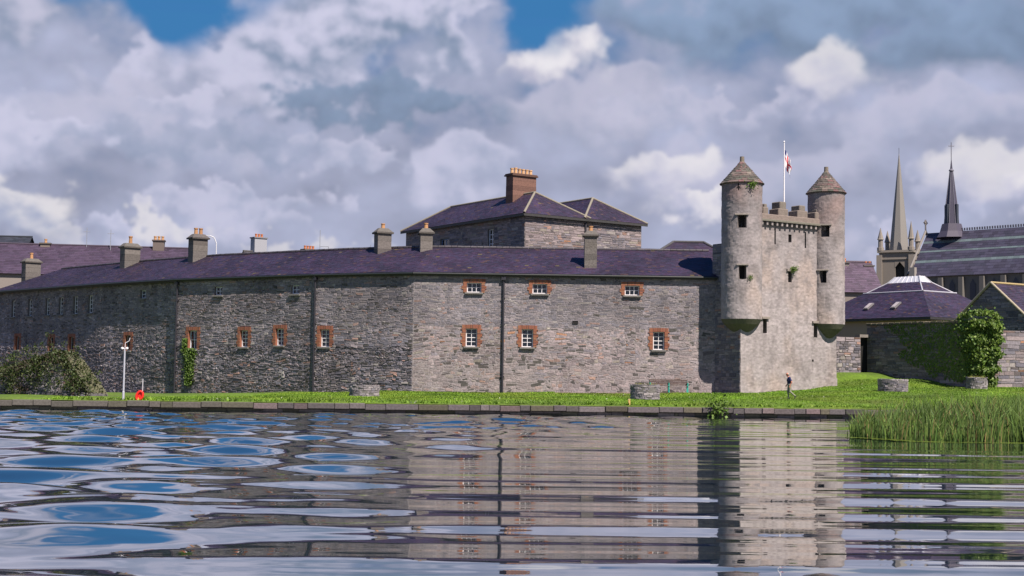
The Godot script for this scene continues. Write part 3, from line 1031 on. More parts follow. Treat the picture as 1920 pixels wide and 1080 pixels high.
	core.quad(P[3] + Vector3(0, -1, 0) - Vector3(-uc.z, 0, uc.x) * 0.4, P[3] + Vector3(0, -1, 0), P[3] + Vector3(0, wall_top, 0), P[3] + Vector3(0, wall_top, 0) - Vector3(-uc.z, 0, uc.x) * 0.4, mortar[3])
	part(core, "wall", mats.stone, T)
	for e in stones: e[0] = e[0]
	lay(stones, T, mats.stone, 290)
	# roof lines: eave, ridge, back eave, mitred at each bend
	var eave := []
	var ridge := []
	var back := []
	var soff := []
	for i in P.size():
		var n0 := Vector3.ZERO
		for s in [i - 1, i]:
			if s >= 0 and s < P.size() - 1:
				var u: Vector3 = (P[s] - P[s + 1]).normalized()
				n0 += Vector3(-u.z, 0, u.x)
		n0 = n0.normalized()
		var ref: Vector3 = (P[mini(i, P.size() - 2)] - P[mini(i, P.size() - 2) + 1]).normalized()
		var k := 1.0 / maxf(0.5, n0.dot(Vector3(-ref.z, 0, ref.x)))
		eave.append(P[i] + n0 * 0.25 * k + Vector3(0, 9.33, 0))
		soff.append(P[i] + n0 * 0.22 * k + Vector3(0, 9.10, 0))
		ridge.append(P[i] - n0 * 4.3 * k + Vector3(0, 11.47, 0))
		back.append(P[i] - n0 * 8.6 * k + Vector3(0, 9.33, 0))
	var hipdir: Vector3 = (P[4] - P[5]).normalized()
	ridge[5] += hipdir * 4.6
	var roof := Node3D.new()
	roof.name = "roof"
	T.add_child(roof, true)
	roof.position = -T.position
	var rm := Mesher.new()
	var sl := Mesher.new()
	var trim := Mesher.new()
	for s in 5:
		rm.quad(eave[s + 1], eave[s], ridge[s], ridge[s + 1], Color(0.03, 0.028, 0.03))
		rm.quad(back[s], back[s + 1], ridge[s + 1], ridge[s], Color(0.05, 0.04, 0.055))
		slates(sl, eave[s + 1], eave[s], ridge[s], ridge[s + 1], slate_tone, 0.21, 0.27)
		trim.quad(soff[s + 1], soff[s], eave[s] - Vector3(0, 0.02, 0), eave[s + 1] - Vector3(0, 0.02, 0), Color(0.022, 0.025, 0.026))
		var inn: Vector3 = P[s] + Vector3(0, 9.10, 0)
		var inn2: Vector3 = P[s + 1] + Vector3(0, 9.10, 0)
		trim.quad(inn2 - Vector3(0, 0, 0.3), inn - Vector3(0, 0, 0.3), soff[s], soff[s + 1], Color(0.05, 0.05, 0.05))
		var bw: Vector3 = Vector3(0, -10.5, 0)
		rm.quad(back[s] + bw, back[s + 1] + bw, back[s + 1], back[s], Color(0.12, 0.12, 0.12))
	slates(sl, back[5], eave[5], ridge[5], ridge[5], slate_tone, 0.24, 0.3)
	rm.tri(back[5], eave[5], ridge[5], Color(0.03, 0.028, 0.03))
	rm.quad(back[5] - Vector3(0, 10.5, 0), eave[5] - Vector3(0, 10.5, 0), eave[5], back[5], Color(0.1, 0.1, 0.11))
	rm.quad(eave[0] - Vector3(0, 0.2, 0.4), back[0] - Vector3(0, 10.5, 0), back[0], ridge[0], Color(0.1, 0.1, 0.11))
	own(rm, "roof_deck", mats.slate, roof)
	var so := own(sl, "slates", mats.slate, roof)
	so.set_meta("kind", "stuff")
	var rt := Mesher.new()
	for s in 5:                                     # ridge tiles, one by one
		var cnt := int((ridge[s] - ridge[s + 1]).length() / 0.46)
		for k in cnt:
			var a: Vector3 = ridge[s + 1].lerp(ridge[s], (k + 0.03) / cnt) + Vector3(0, rng.randf_range(0.0, 0.02), 0)
			var b: Vector3 = ridge[s + 1].lerp(ridge[s], (k + 0.97) / cnt) + Vector3(0, rng.randf_range(0.0, 0.02), 0)
			rt.tube([a + Vector3(0, 0.03, 0), b + Vector3(0, 0.03, 0)], 0.11, 7, Color(0.06, 0.055, 0.065) * rng.randf_range(0.8, 1.3))
	own(rt, "ridge_tiles", mats.slate, roof)
	own(trim, "fascia", mats.paint, roof)
	var gut := Mesher.new()
	var line := []
	for i in P.size():
		line.append(soff[i] + (eave[i] - soff[i]) * Vector3(2.2, 0, 2.2) + Vector3(0, 0.13, 0))
	gut.tube(line, 0.085, 8, Color(0.018, 0.02, 0.022))
	part(gut, "gutter", mats.paint, T)
	# rain pipes with hopper heads
	for q in [[-0.58, -97.5, Vector3(0, 0, 1)], [-14.05, -100.83, Vector3(-0.5446, 0, 0.8387)], [-25.75, -108.42, Vector3(-0.5446, 0, 0.8387)]]:
		var b := Vector3(q[0], 0, q[1])
		var n: Vector3 = q[2]
		var m := Mesher.new()
		m.tube([b + n * 0.13 + Vector3(0, 0.3, 0), b + n * 0.13 + Vector3(0, 8.95, 0), b + n * 0.30 + Vector3(0, 9.2, 0)], 0.075, 8, Color(0.02, 0.023, 0.028))
		m.box(Transform3D(Basis(n.cross(Vector3.UP) * -1.0, Vector3.UP, n), b + n * 0.16 + Vector3(0, 8.98, 0)), Vector3(0.30, 0.24, 0.24), Color(0.02, 0.023, 0.028))
		for y in [2.2, 4.0, 5.8, 7.6]:
			m.box(Transform3D(Basis(n.cross(Vector3.UP) * -1.0, Vector3.UP, n), b + n * 0.09 + Vector3(0, y, 0)), Vector3(0.24, 0.06, 0.16), Color(0.02, 0.023, 0.028))
		part(m, "rain_pipe", mats.paint, T)
	var vent := Mesher.new()
	recess(vent, flat_map(Vector3(4.42, 6.0, -97.44), Vector3.RIGHT, Vector3.BACK), Rect2(-0.19, -0.11, 0.38, 0.22), 0.03, Color(0.12, 0.11, 0.11), Color(0.012, 0.012, 0.014))
	part(vent, "vent", mats.stone, T)
	# stacks along the ridge
	var st := Color(0.165, 0.152, 0.142)
	chimney(T, Vector3(5.49, 9.55, -98.75), 0.0, 0.86, 0.8, 2.55, st, 1, 0.36, true)
	chimney(T, Vector3(-6.3, 11.05, -101.6), deg_to_rad(12), 0.88, 0.8, 1.35, st, 1, 0.4, true)
	chimney(T, Vector3(-9.55, 11.05, -103.0), deg_to_rad(25), 1.05, 0.85, 1.45, st, 1, 0.4, true)
	chimney(T, Vector3(-25.4, 11.2, -113.2), deg_to_rad(36), 1.25, 1.0, 1.65, st * 0.9, 2, 0.5, true)
	chimney(T, Vector3(-32.6, 11.2, -119.6), deg_to_rad(40), 1.4, 0.95, 1.4, st, 1, 0.62, true)
	chimney(T, Vector3(-46.0, 10.3, -134.2), deg_to_rad(40), 1.45, 1.05, 2.0, st, 1, 0.55, true)
	for k in kinds.values(): k.free()

# ---------------------------------------------------------------- water gate with two turrets

# lime harling: pale and pinkish, greyer and rougher towards the weathered top, stained in patches and under openings
func lime_tone(sd: float, stains: Array) -> Callable:
	return func(u, v):
		var k: float = low.get_noise_2d(u * 11.0 + sd, v * 8.0)
		var j: float = fbm.get_noise_2d(u * 5.0 + sd * 2.0, v * 5.0)
		var f: float = fbm.get_noise_2d(u * 24.0 + sd, v * 22.0)
		var c := Color(0.365, 0.335, 0.338)
		c = c.lerp(Color(0.42, 0.345, 0.305), clampf(k * 1.3, 0, 0.7))
		var grey: float = clampf((v - 8.6) * 0.17 + 1.1 * j + 0.9 * f, 0, 0.95)
		c = c.lerp(Color(0.165, 0.155, 0.16), grey * 0.75)
		c = c.lerp(Color(0.27, 0.18, 0.17), clampf((v - 12.0) * 0.2, 0, 0.5) * clampf(k * 3.0 + j, 0, 1))
		var band: float = clampf(1.0 - absf(v - 3.6 - 1.0 * j) / 0.8, 0, 1) * clampf(0.2 + 1.8 * f + k, 0, 1)
		c = c.lerp(Color(0.19, 0.17, 0.17), band * 0.75)
		for s in stains:                               # rain streaks under the openings
			var dx: float = absf(u - s.x + 0.1 * j)
			var dy: float = s.y - v
			if dy > 0 and dy < 2.4 and dx < 0.28: c = c.lerp(Color(0.18, 0.16, 0.155), clampf(0.55 + 1.4 * f, 0, 0.8) * (1.0 - dx / 0.28) * (1.0 - dy / 2.4))
		var st: float = fbm.get_noise_2d(u * 11.0 + sd * 3.0, v * 2.6)
		c = c.lerp(Color(0.17, 0.155, 0.155), clampf(st * 1.0 - 0.05 + 0.7 * j, 0, 0.55))
		return c * (1.0 + 0.28 * f + 0.15 * j)

func turret(T: Node3D, o: Vector3, r: float, y0: float, y1: float, holes: Array, sd: int, through: Array) -> void:
	var map := drum_map(Vector3(o.x, 0, o.z), r)
	var N := Node3D.new()
	N.name = "turret"
	T.add_child(N, true)
	N.position = -T.position
	var c := Mesher.new()
	var half := PI * r
	skin(c, map, -half, half, y0, y1, holes + through, 0.11, lime_tone(sd * 31.0, []), 0.03)
	for h in holes:
		recess(c, map, h, 0.55, Color(0.20, 0.18, 0.165), Color(0.02, 0.02, 0.02))
	if through.size() == 2:                      # an opening that goes right through: the sky shows in it
		var a: Rect2 = through[0]
		var p := [map.call(a.position.x, a.position.y, 0), map.call(a.end.x, a.position.y, 0), map.call(a.end.x, a.end.y, 0), map.call(a.position.x, a.end.y, 0)]
		var b: Rect2 = through[1]
		var q := [map.call(b.end.x, b.position.y, 0), map.call(b.position.x, b.position.y, 0), map.call(b.position.x, b.end.y, 0), map.call(b.end.x, b.end.y, 0)]
		for k in 4:
			var n := (k + 1) % 4
			c.quad(p[k], p[n], q[n], q[k], Color(0.20, 0.18, 0.165))
	own(c, "wall", mats.harl, N)
	var cb := Mesher.new()
	cb.lathe(Vector3(o.x, 0, o.z), [Vector2(0.02, y0 - 1.15), Vector2(r * 0.45, y0 - 0.85), Vector2(r * 0.85, y0 - 0.35), Vector2(r + 0.01, y0)], 28, Color(0.12, 0.125, 0.085))
	own(cb, "corbel", mats.harl, N)
	# dressed stones round the openings
	var dr := Mesher.new()
	for h in holes + through.slice(0, 1):
		if h.size.x < 0.3: continue
		for s in [[h.get_center().x, h.end.y + 0.07, h.size.x + 0.30, 0.10]]:
			var p0: Vector3 = map.call(s[0], s[1], 0.0)
			var nn := (p0 - Vector3(o.x, p0.y, o.z)).normalized()
			dr.box(Transform3D(Basis(Vector3.UP.cross(nn), Vector3.UP, nn), p0), Vector3(s[2], s[3], 0.12), Color(0.33, 0.30, 0.27) * rng.randf_range(0.85, 1.1))
	own(dr, "lintel", mats.harl, N)
	# conical cap of stone shingles, course by course
	var rows := 10
	var top := y1 + 1.55
	var deck := Mesher.new()
	deck.lathe(Vector3(o.x, 0, o.z), [Vector2(r - 0.05, y1 - 0.02), Vector2(r + 0.10, y1 - 0.01), Vector2(0.16, top)], 28, Color(0.08, 0.075, 0.07))
	var dk := part(deck, "roof", mats.stone, T)
	for j in rows:
		var ya := y1 + 1.55 * j / rows
		var yb := y1 + 1.55 * (j + 1.15) / rows
		var ra := lerpf(r + 0.15, 0.18, float(j) / rows)
		var rb := lerpf(r + 0.15, 0.18, minf(1.0, (j + 1.15) / rows)) - 0.03
		var cnt := maxi(7, int(TAU * ra / 0.40))
		var a0 := rng.randf() * TAU
		for k in cnt:
			var a := a0 + TAU * (k + 0.015) / cnt
			var b := a0 + TAU * (k + 0.985) / cnt
			var m := Mesher.new()
			var col: Color = mixed(rng, [[3.0, Color(0.095, 0.087, 0.07)], [2.0, Color(0.125, 0.095, 0.08)], [1.0, Color(0.15, 0.085, 0.078)], [1.0, Color(0.075, 0.08, 0.06)], [0.8, Color(0.16, 0.14, 0.11)]])
			var e := rng.randf_range(-0.012, 0.02)
			var p := Vector3(o.x + sin(a) * (ra + e), ya, o.z + cos(a) * (ra + e))
			var q := Vector3(o.x + sin(b) * (ra + e), ya, o.z + cos(b) * (ra + e))
			var s := Vector3(o.x + sin(b) * rb, yb, o.z + cos(b) * rb)
			var t := Vector3(o.x + sin(a) * rb, yb, o.z + cos(a) * rb)
			m.quad(p, q, s, t, col)
			m.quad(p - Vector3(sin(a) * 0.05, 0.055, cos(a) * 0.05), q - Vector3(sin(b) * 0.05, 0.055, cos(b) * 0.05), q, p, col)
			var sh := own(m, "shingle", mats.stone, dk)
	var fin := Mesher.new()
	fin.lathe(Vector3(o.x, 0, o.z), [Vector2(0.21, top - 0.12), Vector2(0.16, top + 0.05), Vector2(0.15, top + 0.36), Vector2(0.02, top + 0.38)], 12, Color(0.20, 0.175, 0.14))
	own(fin, "finial", mats.stone, dk)

func build_gate() -> void:
	var psi := deg_to_rad(32.7)
	var O := Vector3(15.53, 0, -95.3)
	var U := Vector3(cos(psi), 0, -sin(psi))
	var N := Vector3(sin(psi), 0, cos(psi))
	var T := thing("water_gate", Vector3(19.4, 1.4, -97.8), "tall pale stone water gate with two round turrets and stepped battlements", "tower")
	var W := 9.06
	var map := flat_map(O, U, N)
	var dark := Color(0.02, 0.02, 0.02)
	# openings in the front: u, v of the middle, width, height
	var list := [[3.13, 12.16, 0.13, 1.15], [6.01, 12.08, 0.13, 1.15], [4.53, 12.1, 0.30, 0.55], [4.54, 9.41, 0.34, 0.78], [2.21, 5.92, 0.36, 1.0], [7.01, 5.77, 0.36, 1.0], [6.75, 3.62, 0.16, 0.16]]
	var holes := []
	for e in list: holes.append(Rect2(e[0] - e[2] / 2, e[1] - e[3] / 2, e[2], e[3]))
	var core := Mesher.new()
	var lime := Color(0.36, 0.325, 0.325)
	skin(core, map, 0, W, -0.5, 13.2, holes, 0.11, lime_tone(11.0, [Vector2(4.6, 9.0), Vector2(7.0, 5.25), Vector2(2.2, 5.4)]), 0.035)
	for h in holes: recess(core, map, h, 0.7, Color(0.19, 0.17, 0.155), dark)
	# left side, right side, back, the lower block behind the left turret
	var d := 1.95
	var left := flat_map(O - N * 2.9, N, -U)
	var right := flat_map(O + U * W, -N, U)
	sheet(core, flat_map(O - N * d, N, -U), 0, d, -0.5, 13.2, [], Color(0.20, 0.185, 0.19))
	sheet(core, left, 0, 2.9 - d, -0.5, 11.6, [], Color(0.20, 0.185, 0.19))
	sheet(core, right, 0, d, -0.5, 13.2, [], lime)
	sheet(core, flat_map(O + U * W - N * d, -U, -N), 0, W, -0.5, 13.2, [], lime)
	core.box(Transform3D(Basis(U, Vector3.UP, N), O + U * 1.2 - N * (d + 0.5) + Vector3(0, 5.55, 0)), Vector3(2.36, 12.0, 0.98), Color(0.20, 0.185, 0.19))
	core.quad(O + Vector3(0, 13.2, 0), O + U * W + Vector3(0, 13.2, 0), O + U * W - N * d + Vector3(0, 13.2, 0), O - N * d + Vector3(0, 13.2, 0), lime)
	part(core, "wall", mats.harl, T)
	var side := rubble(flat_map(O - N * 2.9, N, -U), 0.02, 2.88, 0.3, 11.5, [], {"seed": 72, "tone": func(_u, v, r): return mixed(r, GREY_STONE, 0.25), "lmax": 0.5})
	side.append_array(rubble(flat_map(O - N * 2.9, N, -U), 0.97, 2.88, 11.5, 13.1, [], {"seed": 73, "tone": func(_u, v, r): return mixed(r, GREY_STONE, 0.25), "lmax": 0.5}))
	lay(side, T, mats.stone, 30, "side_stone")
	# battered foot on the right corner
	var foot := Mesher.new()
	for k in 5:
		var e := 0.40 * pow(1.0 - k / 5.0, 1.6)
		var y := 0.2 + k * 0.55
		foot.box(Transform3D(Basis(U, Vector3.UP, N), O + U * (W - 0.6 + e / 2) - N * 0.8 + Vector3(0, y + 0.27, 0)), Vector3(1.2 + e, 0.55, 1.55 + e * 0.5), Color(0.34, 0.305, 0.305) * rng.randf_range(0.92, 1.05))
	part(foot, "battered_foot", mats.harl, T)
	# lintels over the lower lights
	for e in [[2.21, 6.48], [7.01, 6.33], [4.54, 9.87]]:
		var m := Mesher.new()
		m.cbox(Transform3D(Basis(U, Vector3.UP, N), O + U * e[0] + Vector3(0, e[1], 0) + N * 0.02), Vector3(0.72, 0.16, 0.26), 0.02, Color(0.27, 0.24, 0.215))
		part(m, "lintel", mats.harl, T)
	# corbel table under the parapet
	var u := 1.75
	while u < 7.9:
		var m := Mesher.new()
		m.cbox(Transform3D(Basis(U, Vector3.UP, N), O + U * u + N * 0.08 + Vector3(0, 13.0, 0)), Vector3(0.17, 0.26, 0.34), 0.03, Color(0.34, 0.31, 0.30) * rng.randf_range(0.8, 1.1))
		part(m, "corbel", mats.harl, T)
		u += 0.46
	var ws := Mesher.new()
	ws.cbox(Transform3D(Basis(U, Vector3.UP, N), O + U * 4.85 + N * 0.02 + Vector3(0, 13.2, 0)), Vector3(6.6, 0.14, 0.62), 0.03, Color(0.17, 0.165, 0.135))
	part(ws, "string_course", mats.harl, T)
	var pp := Mesher.new()
	pp.cbox(Transform3D(Basis(U, Vector3.UP, N), O + U * 4.85 - N * 0.30 + Vector3(0, 13.45, 0)), Vector3(6.6, 0.37, 1.0), 0.04, Color(0.23, 0.19, 0.165))
	part(pp, "parapet", mats.harl, T)
	# stepped merlons
	for e in [[2.15, 0.5, 14.35, 0.3], [3.78, 0.95, 14.62, 0.62], [5.62, 1.0, 14.50, 0.6], [7.2, 0.75, 14.34, 0.45]]:
		var M := Node3D.new()
		M.name = "merlon"
		T.add_child(M, true)
		M.transform = Transform3D(Basis(U, Vector3.UP, N), O + U * e[0] - N * 0.32 + Vector3(0, 13.62, 0) - T.position)
		var a := Mesher.new()
		a.cbox(Transform3D(Basis(), Vector3(0, 0.24, 0)), Vector3(e[1], 0.5, 0.92), 0.05, Color(0.21, 0.18, 0.155))
		own(a, "lower_step", mats.harl, M)
		var b := Mesher.new()
		b.cbox(Transform3D(Basis(Vector3.UP, 0.03), Vector3(0.08, 0.48 + (e[2] - 14.1) / 2, -0.06)), Vector3(e[3], e[2] - 14.1, 0.80), 0.05, Color(0.185, 0.165, 0.145))
		own(b, "upper_step", mats.harl, M)
	# rear parapet with merlons seen between the front ones
	var rp := Mesher.new()
	rp.cbox(Transform3D(Basis(U, Vector3.UP, N), O + U * 4.6 - N * 1.7 + Vector3(0, 13.5, 0)), Vector3(6.4, 0.6, 0.5), 0.04, Color(0.28, 0.24, 0.2))
	part(rp, "parapet", mats.harl, T)
	var TL := O + U * 0.58 - N * 0.576
	var TR := O + U * 8.37 - N * 0.33
	var l := [Rect2(-0.36 - 0.16, 12.48, 0.62, 0.86), Rect2(-0.26 - 0.16, 9.0, 0.52, 0.92), Rect2(-0.50, 15.02, 0.075, 0.5)]
	turret(T, TL, 1.385, 6.32, 15.62, l, 81, [])
	var cr := Mesher.new()
	recess(cr, drum_map(Vector3(TL.x, 0, TL.z), 1.42), Rect2(-0.57, 15.21, 0.22, 0.08), 0.02, dark, dark)
	part(cr, "cross_slit", mats.harl, T)
	var q := 0.30                                   # angle of the openings from the viewer's side
	var ur := -0.34
	turret(T, TR, 1.30, 6.22, 15.60, [Rect2(ur - 0.42, 9.1, 0.5, 0.86)], 82, [Rect2(ur - 0.3, 12.36, 0.58, 0.80), Rect2(ur + PI * 1.30 * 1.0 - 0.32 - 0.02, 12.36, 0.62, 1.1)])

	# flagpole and flag behind the parapet
	var F := thing("flagpole", Vector3(19.05, 13.5, -98.4), "slim white flagpole standing behind the battlements of the water gate", "flagpole")
	var fp := Mesher.new()
	fp.lathe(Vector3.ZERO, [Vector2(0.055, -0.4), Vector2(0.045, 3.0), Vector2(0.035, 5.45)], 8, Color(0.72, 0.72, 0.74))
	own(fp, "pole", mats.paint, F)
	var kn := Mesher.new()
	kn.lathe(Vector3.ZERO, [Vector2(0.02, 5.43), Vector2(0.07, 5.5), Vector2(0.02, 5.57)], 8, Color(0.75, 0.75, 0.75))
	own(kn, "finial", mats.paint, F)
	var fl := Mesher.new()
	var pt := func(s, t):                            # hanging half furled from the hoist, s out, t down
		var fall: float = t * 1.15 + s * 0.85
		return F.position + Vector3(0.05 + s * 0.42 + 0.06 * sin(t * 9.0 + s * 4.0) * s, 4.95 - fall, 0.20 * sin(s * 9.0 + t * 1.5) * (0.25 + s))
	var nn := 14
	for i in nn:
		for j in nn:
			var s0 := float(i) / nn
			var t0 := float(j) / nn
			var s1 := float(i + 1) / nn
			var t1 := float(j + 1) / nn
			var sm := (s0 + s1) / 2
			var tm := (t0 + t1) / 2
			var c := Color(0.75, 0.73, 0.75)
			if absf(sm - 0.5) < 0.09 or absf(tm - 0.5) < 0.10: c = Color(0.55, 0.03, 0.05)
			elif sm < 0.18 and tm < 0.30: c = Color(0.04, 0.05, 0.22)
			fl.quad(pt.call(s0, t1), pt.call(s1, t1), pt.call(s1, t0), pt.call(s0, t0), c)
	single(fl, "flag", mats.cloth, "drooping white flag with a red cross on the flagpole", "flag")

# ---------------------------------------------------------------- hipped building behind the range

func hip_roof(T: Node3D, o: Vector3, a: Vector3, b: Vector3, la: float, lb: float, y: float, rise: float, over: float, lead: Color) -> void:
	# o: near corner, a: along the ridge, b: across; ridge runs along a
	var R := Node3D.new()
	R.name = "roof"
	T.add_child(R, true)
	R.position = -T.position
	var p0 := o - a * over - b * over + Vector3(0, y, 0)
	var p1 := o - a * over + b * (lb + over) + Vector3(0, y, 0)
	var p2 := o + a * (la + over) + b * (lb + over) + Vector3(0, y, 0)
	var p3 := o + a * (la + over) - b * over + Vector3(0, y, 0)
	var k := lb / 2 + over
	var r0 := o + a * (k - over) + b * (lb / 2) + Vector3(0, y + rise, 0)
	var r1 := o + a * (la - k + over) + b * (lb / 2) + Vector3(0, y + rise, 0)
	var m := Mesher.new()
	var s := Mesher.new()
	slates(s, p3, p0, r0, r1, slate_tone)
	slates(s, p0, p1, r0, r0, slate_tone)
	slates(s, p1, p2, r1, r0, slate_tone, 0.4, 0.6)
	slates(s, p2, p3, r1, r1, slate_tone, 0.4, 0.6)
	var dk := Color(0.03, 0.028, 0.03)
	m.quad(p3, p0, r0, r1, dk); m.tri(p0, p1, r0, dk); m.quad(p1, p2, r1, r0, dk); m.tri(p2, p3, r1, dk)
	m.quad(p0, p3, p2, p1, Color(0.06, 0.055, 0.05))
	for e in [[p0, p3], [p0, p1]]:
		m.quad(e[0] - Vector3(0, 0.22, 0), e[1] - Vector3(0, 0.22, 0), e[1] - Vector3(0, 0.01, 0), e[0] - Vector3(0, 0.01, 0), Color(0.05, 0.05, 0.05))
	own(m, "roof_deck", mats.slate, R)
	var so := own(s, "slates", mats.slate, R)
	so.set_meta("kind", "stuff")
	var t := Mesher.new()
	for e in [[p0, r0], [p1, r0], [r0, r1], [p3, r1], [p2, r1]]:
		t.tube([e[0] + Vector3(0, 0.03, 0), e[1] + Vector3(0, 0.03, 0)], 0.11, 6, lead)
	own(t, "ridge_tiles", mats.stone, R)

func build_keep() -> void:
	var c := Vector3(1.03, 0, -118)
	var ph := deg_to_rad(56)
	var a := Vector3(-cos(ph), 0, -sin(ph))          # left wall runs away to the left
	var b := Vector3(sin(ph), 0, -cos(ph))           # right wall runs away to the right
	var T := thing("keep_building", Vector3(1.03, 3.0, -118), "large grey stone house with twin hipped slate roofs rising behind the barrack range", "building")
	var la := 20.2
	var lb := 12.6
	var y := 15.9
	var nl := -b
	var nr := -a
	var o := c + a * la
	var lm := flat_map(o, -a, nl)
	var rmm := flat_map(c, b, nr)
	var core := Mesher.new()
	var hole := Rect2(la - 5.75, 13.25, 0.95, 1.75)
	var hole2 := Rect2(la - 13.8, 13.1, 1.6, 1.6)
	sheet(core, lm, 0, la, 0, y, [hole, hole2], Color(0.22, 0.20, 0.185))
	sheet(core, rmm, 0, lb, 0, y, [], Color(0.22, 0.20, 0.185))
	sheet(core, flat_map(c + b * lb, a, b), 0, la, 0, y, [], Color(0.2, 0.19, 0.18))
	part(core, "wall", mats.stone, T)
	var keep_tone := func(u, v, r): return mixed(r, WARM_STONE if low.get_noise_2d(u * 12.0, v * 12.0) > -0.1 else GREY_STONE, 0.25)
	var st := rubble(lm, 0.02, la - 0.02, 11.2, y - 0.1, [hole.grow(0.05), hole2.grow(0.05)], {"seed": 91, "tone": keep_tone, "lmax": 0.65})
	st.append_array(rubble(rmm, 0.02, lb - 0.02, 11.0, y - 0.1, [], {"seed": 92, "tone": keep_tone, "lmax": 0.65}))
	lay(st, T, mats.stone, 150)
	var k := make_window(0.95, 1.75, 2, 4, false, Color(0.7, 0.72, 0.78))
	set_window(k, T, o, -a, nl, la - 5.27, 14.12, {})
	k.free()
	k = make_window(1.6, 1.6, 2, 2, false, Color(0.12, 0.22, 0.45))
	set_window(k, T, o, -a, nl, la - 13.0, 13.9, {})
	k.free()
	hip_roof(T, c, a, b, la, lb / 2 - 0.05, y, 2.35, 0.4, Color(0.26, 0.24, 0.19))
	hip_roof(T, c + b * (lb / 2 + 0.05), a, b, la, lb / 2 - 0.05, y, 2.35, 0.4, Color(0.26, 0.24, 0.19))
	chimney(T, c + a * 5.3 + b * (lb / 4) + Vector3(0, 17.6, 0), PI / 2 - ph, 2.5, 1.1, 2.25, Color(0.19, 0.105, 0.08), 6, 0.55, false, Color(0.58, 0.36, 0.19))
	# rain pipe at the valley
	var m := Mesher.new()
	var q := c + b * (lb / 2) + nr * 0.12
	m.tube([q + Vector3(0, 9, 0), q + Vector3(0, 15.6, 0)], 0.08, 8, Color(0.04, 0.04, 0.05))
	part(m, "rain_pipe", mats.paint, T)

# ---------------------------------------------------------------- houses, churches and walls behind

# a plain gabled house: o middle of its base, turn, length along the ridge (own x), depth, eave and ridge heights
func house(called: String, o: Vector3, turn: float, L: float, d: float, eave: float, rise: float, wall: Color, roof: Color, label: String, stacks: Array, group := "") -> Node3D:
	var T := thing(called, o, label, "house", group)
	T.rotation.y = turn
	var m := Mesher.new()
	var x := L / 2
	var z := d / 2
	m.quad(Vector3(-x, -3, z), Vector3(x, -3, z), Vector3(x, eave, z), Vector3(-x, eave, z), wall)
	m.quad(Vector3(x, -3, -z), Vector3(-x, -3, -z), Vector3(-x, eave, -z), Vector3(x, eave, -z), wall)
	for s in [-1.0, 1.0]:
		var a := Vector3(s * x, -3, s * z)
		var b := Vector3(s * x, -3, -s * z)
		m.quad(a, b, b + Vector3(0, eave + 3, 0), a + Vector3(0, eave + 3, 0), wall)
		m.tri(a + Vector3(0, eave + 3, 0), b + Vector3(0, eave + 3, 0), Vector3(s * x, eave + rise, 0), wall)
	own(m, "wall", mats.plain, T)
	var r := Mesher.new()
	var dk := Mesher.new()
	x += 0.25
	var tone := func(p): return roof * (1.0 + rng.randf_range(-0.25, 0.25) + 0.3 * low.get_noise_3d(p.x * 15.0, p.y * 15.0, p.z * 15.0))
	var ez := z + 0.3
	var ey := eave - 0.3 * rise / z
	for s in [1.0, -1.0]:
		var a := Vector3(-s * x, ey, s * ez)
		var b := Vector3(s * x, ey, s * ez)
		var e := Vector3(s * x, eave + rise, 0)
		var f := Vector3(-s * x, eave + rise, 0)
		slates(r, a, b, e, f, tone, 0.32, 0.45)
		dk.quad(a, b, e, f, roof * 0.6)
	own(dk, "roof_deck", mats.slate, T)
	var ro := own(r, "roof", mats.slate, T)
	ro.set_meta("kind", "stuff")
	var rt := Mesher.new()
	rt.tube([Vector3(-x, eave + rise + 0.03, 0), Vector3(x, eave + rise + 0.03, 0)], 0.12, 6, roof * 0.9)
	own(rt, "ridge", mats.slate, T)
	for c in stacks:                                 # x, base height, width, depth, height, colour, pots, pot colour
		var C := Node3D.new()
		C.name = "chimney"
		T.add_child(C, true)
		C.position = Vector3(c[0], c[1], 0)
		var k := Mesher.new()
		k.box(Transform3D(Basis(), Vector3(0, c[4] / 2 - 0.6, 0)), Vector3(c[2], c[4] + 1.2, c[3]), c[5])
		own(k, "stack", mats.plain, C)
		var cap := Mesher.new()
		cap.box(Transform3D(Basis(), Vector3(0, c[4] + 0.07, 0)), Vector3(c[2] + 0.2, 0.14, c[3] + 0.2), c[5] * 0.6)
		own(cap, "cap", mats.plain, C)
		for i in c[6]:
			var p := Mesher.new()
			p.lathe(Vector3((i - (c[6] - 1) * 0.5) * minf(0.4, c[2] / c[6]), c[4] + 0.13, 0), [Vector2(0.16, 0), Vector2(0.13, 0.3), Vector2(0.16, 0.34), Vector2(0.16, 0.45), Vector2(0.1, 0.45), Vector2(0.1, 0.2)], 8, c[7])
			own(p, "chimney_pot", mats.brick, C)
	return T

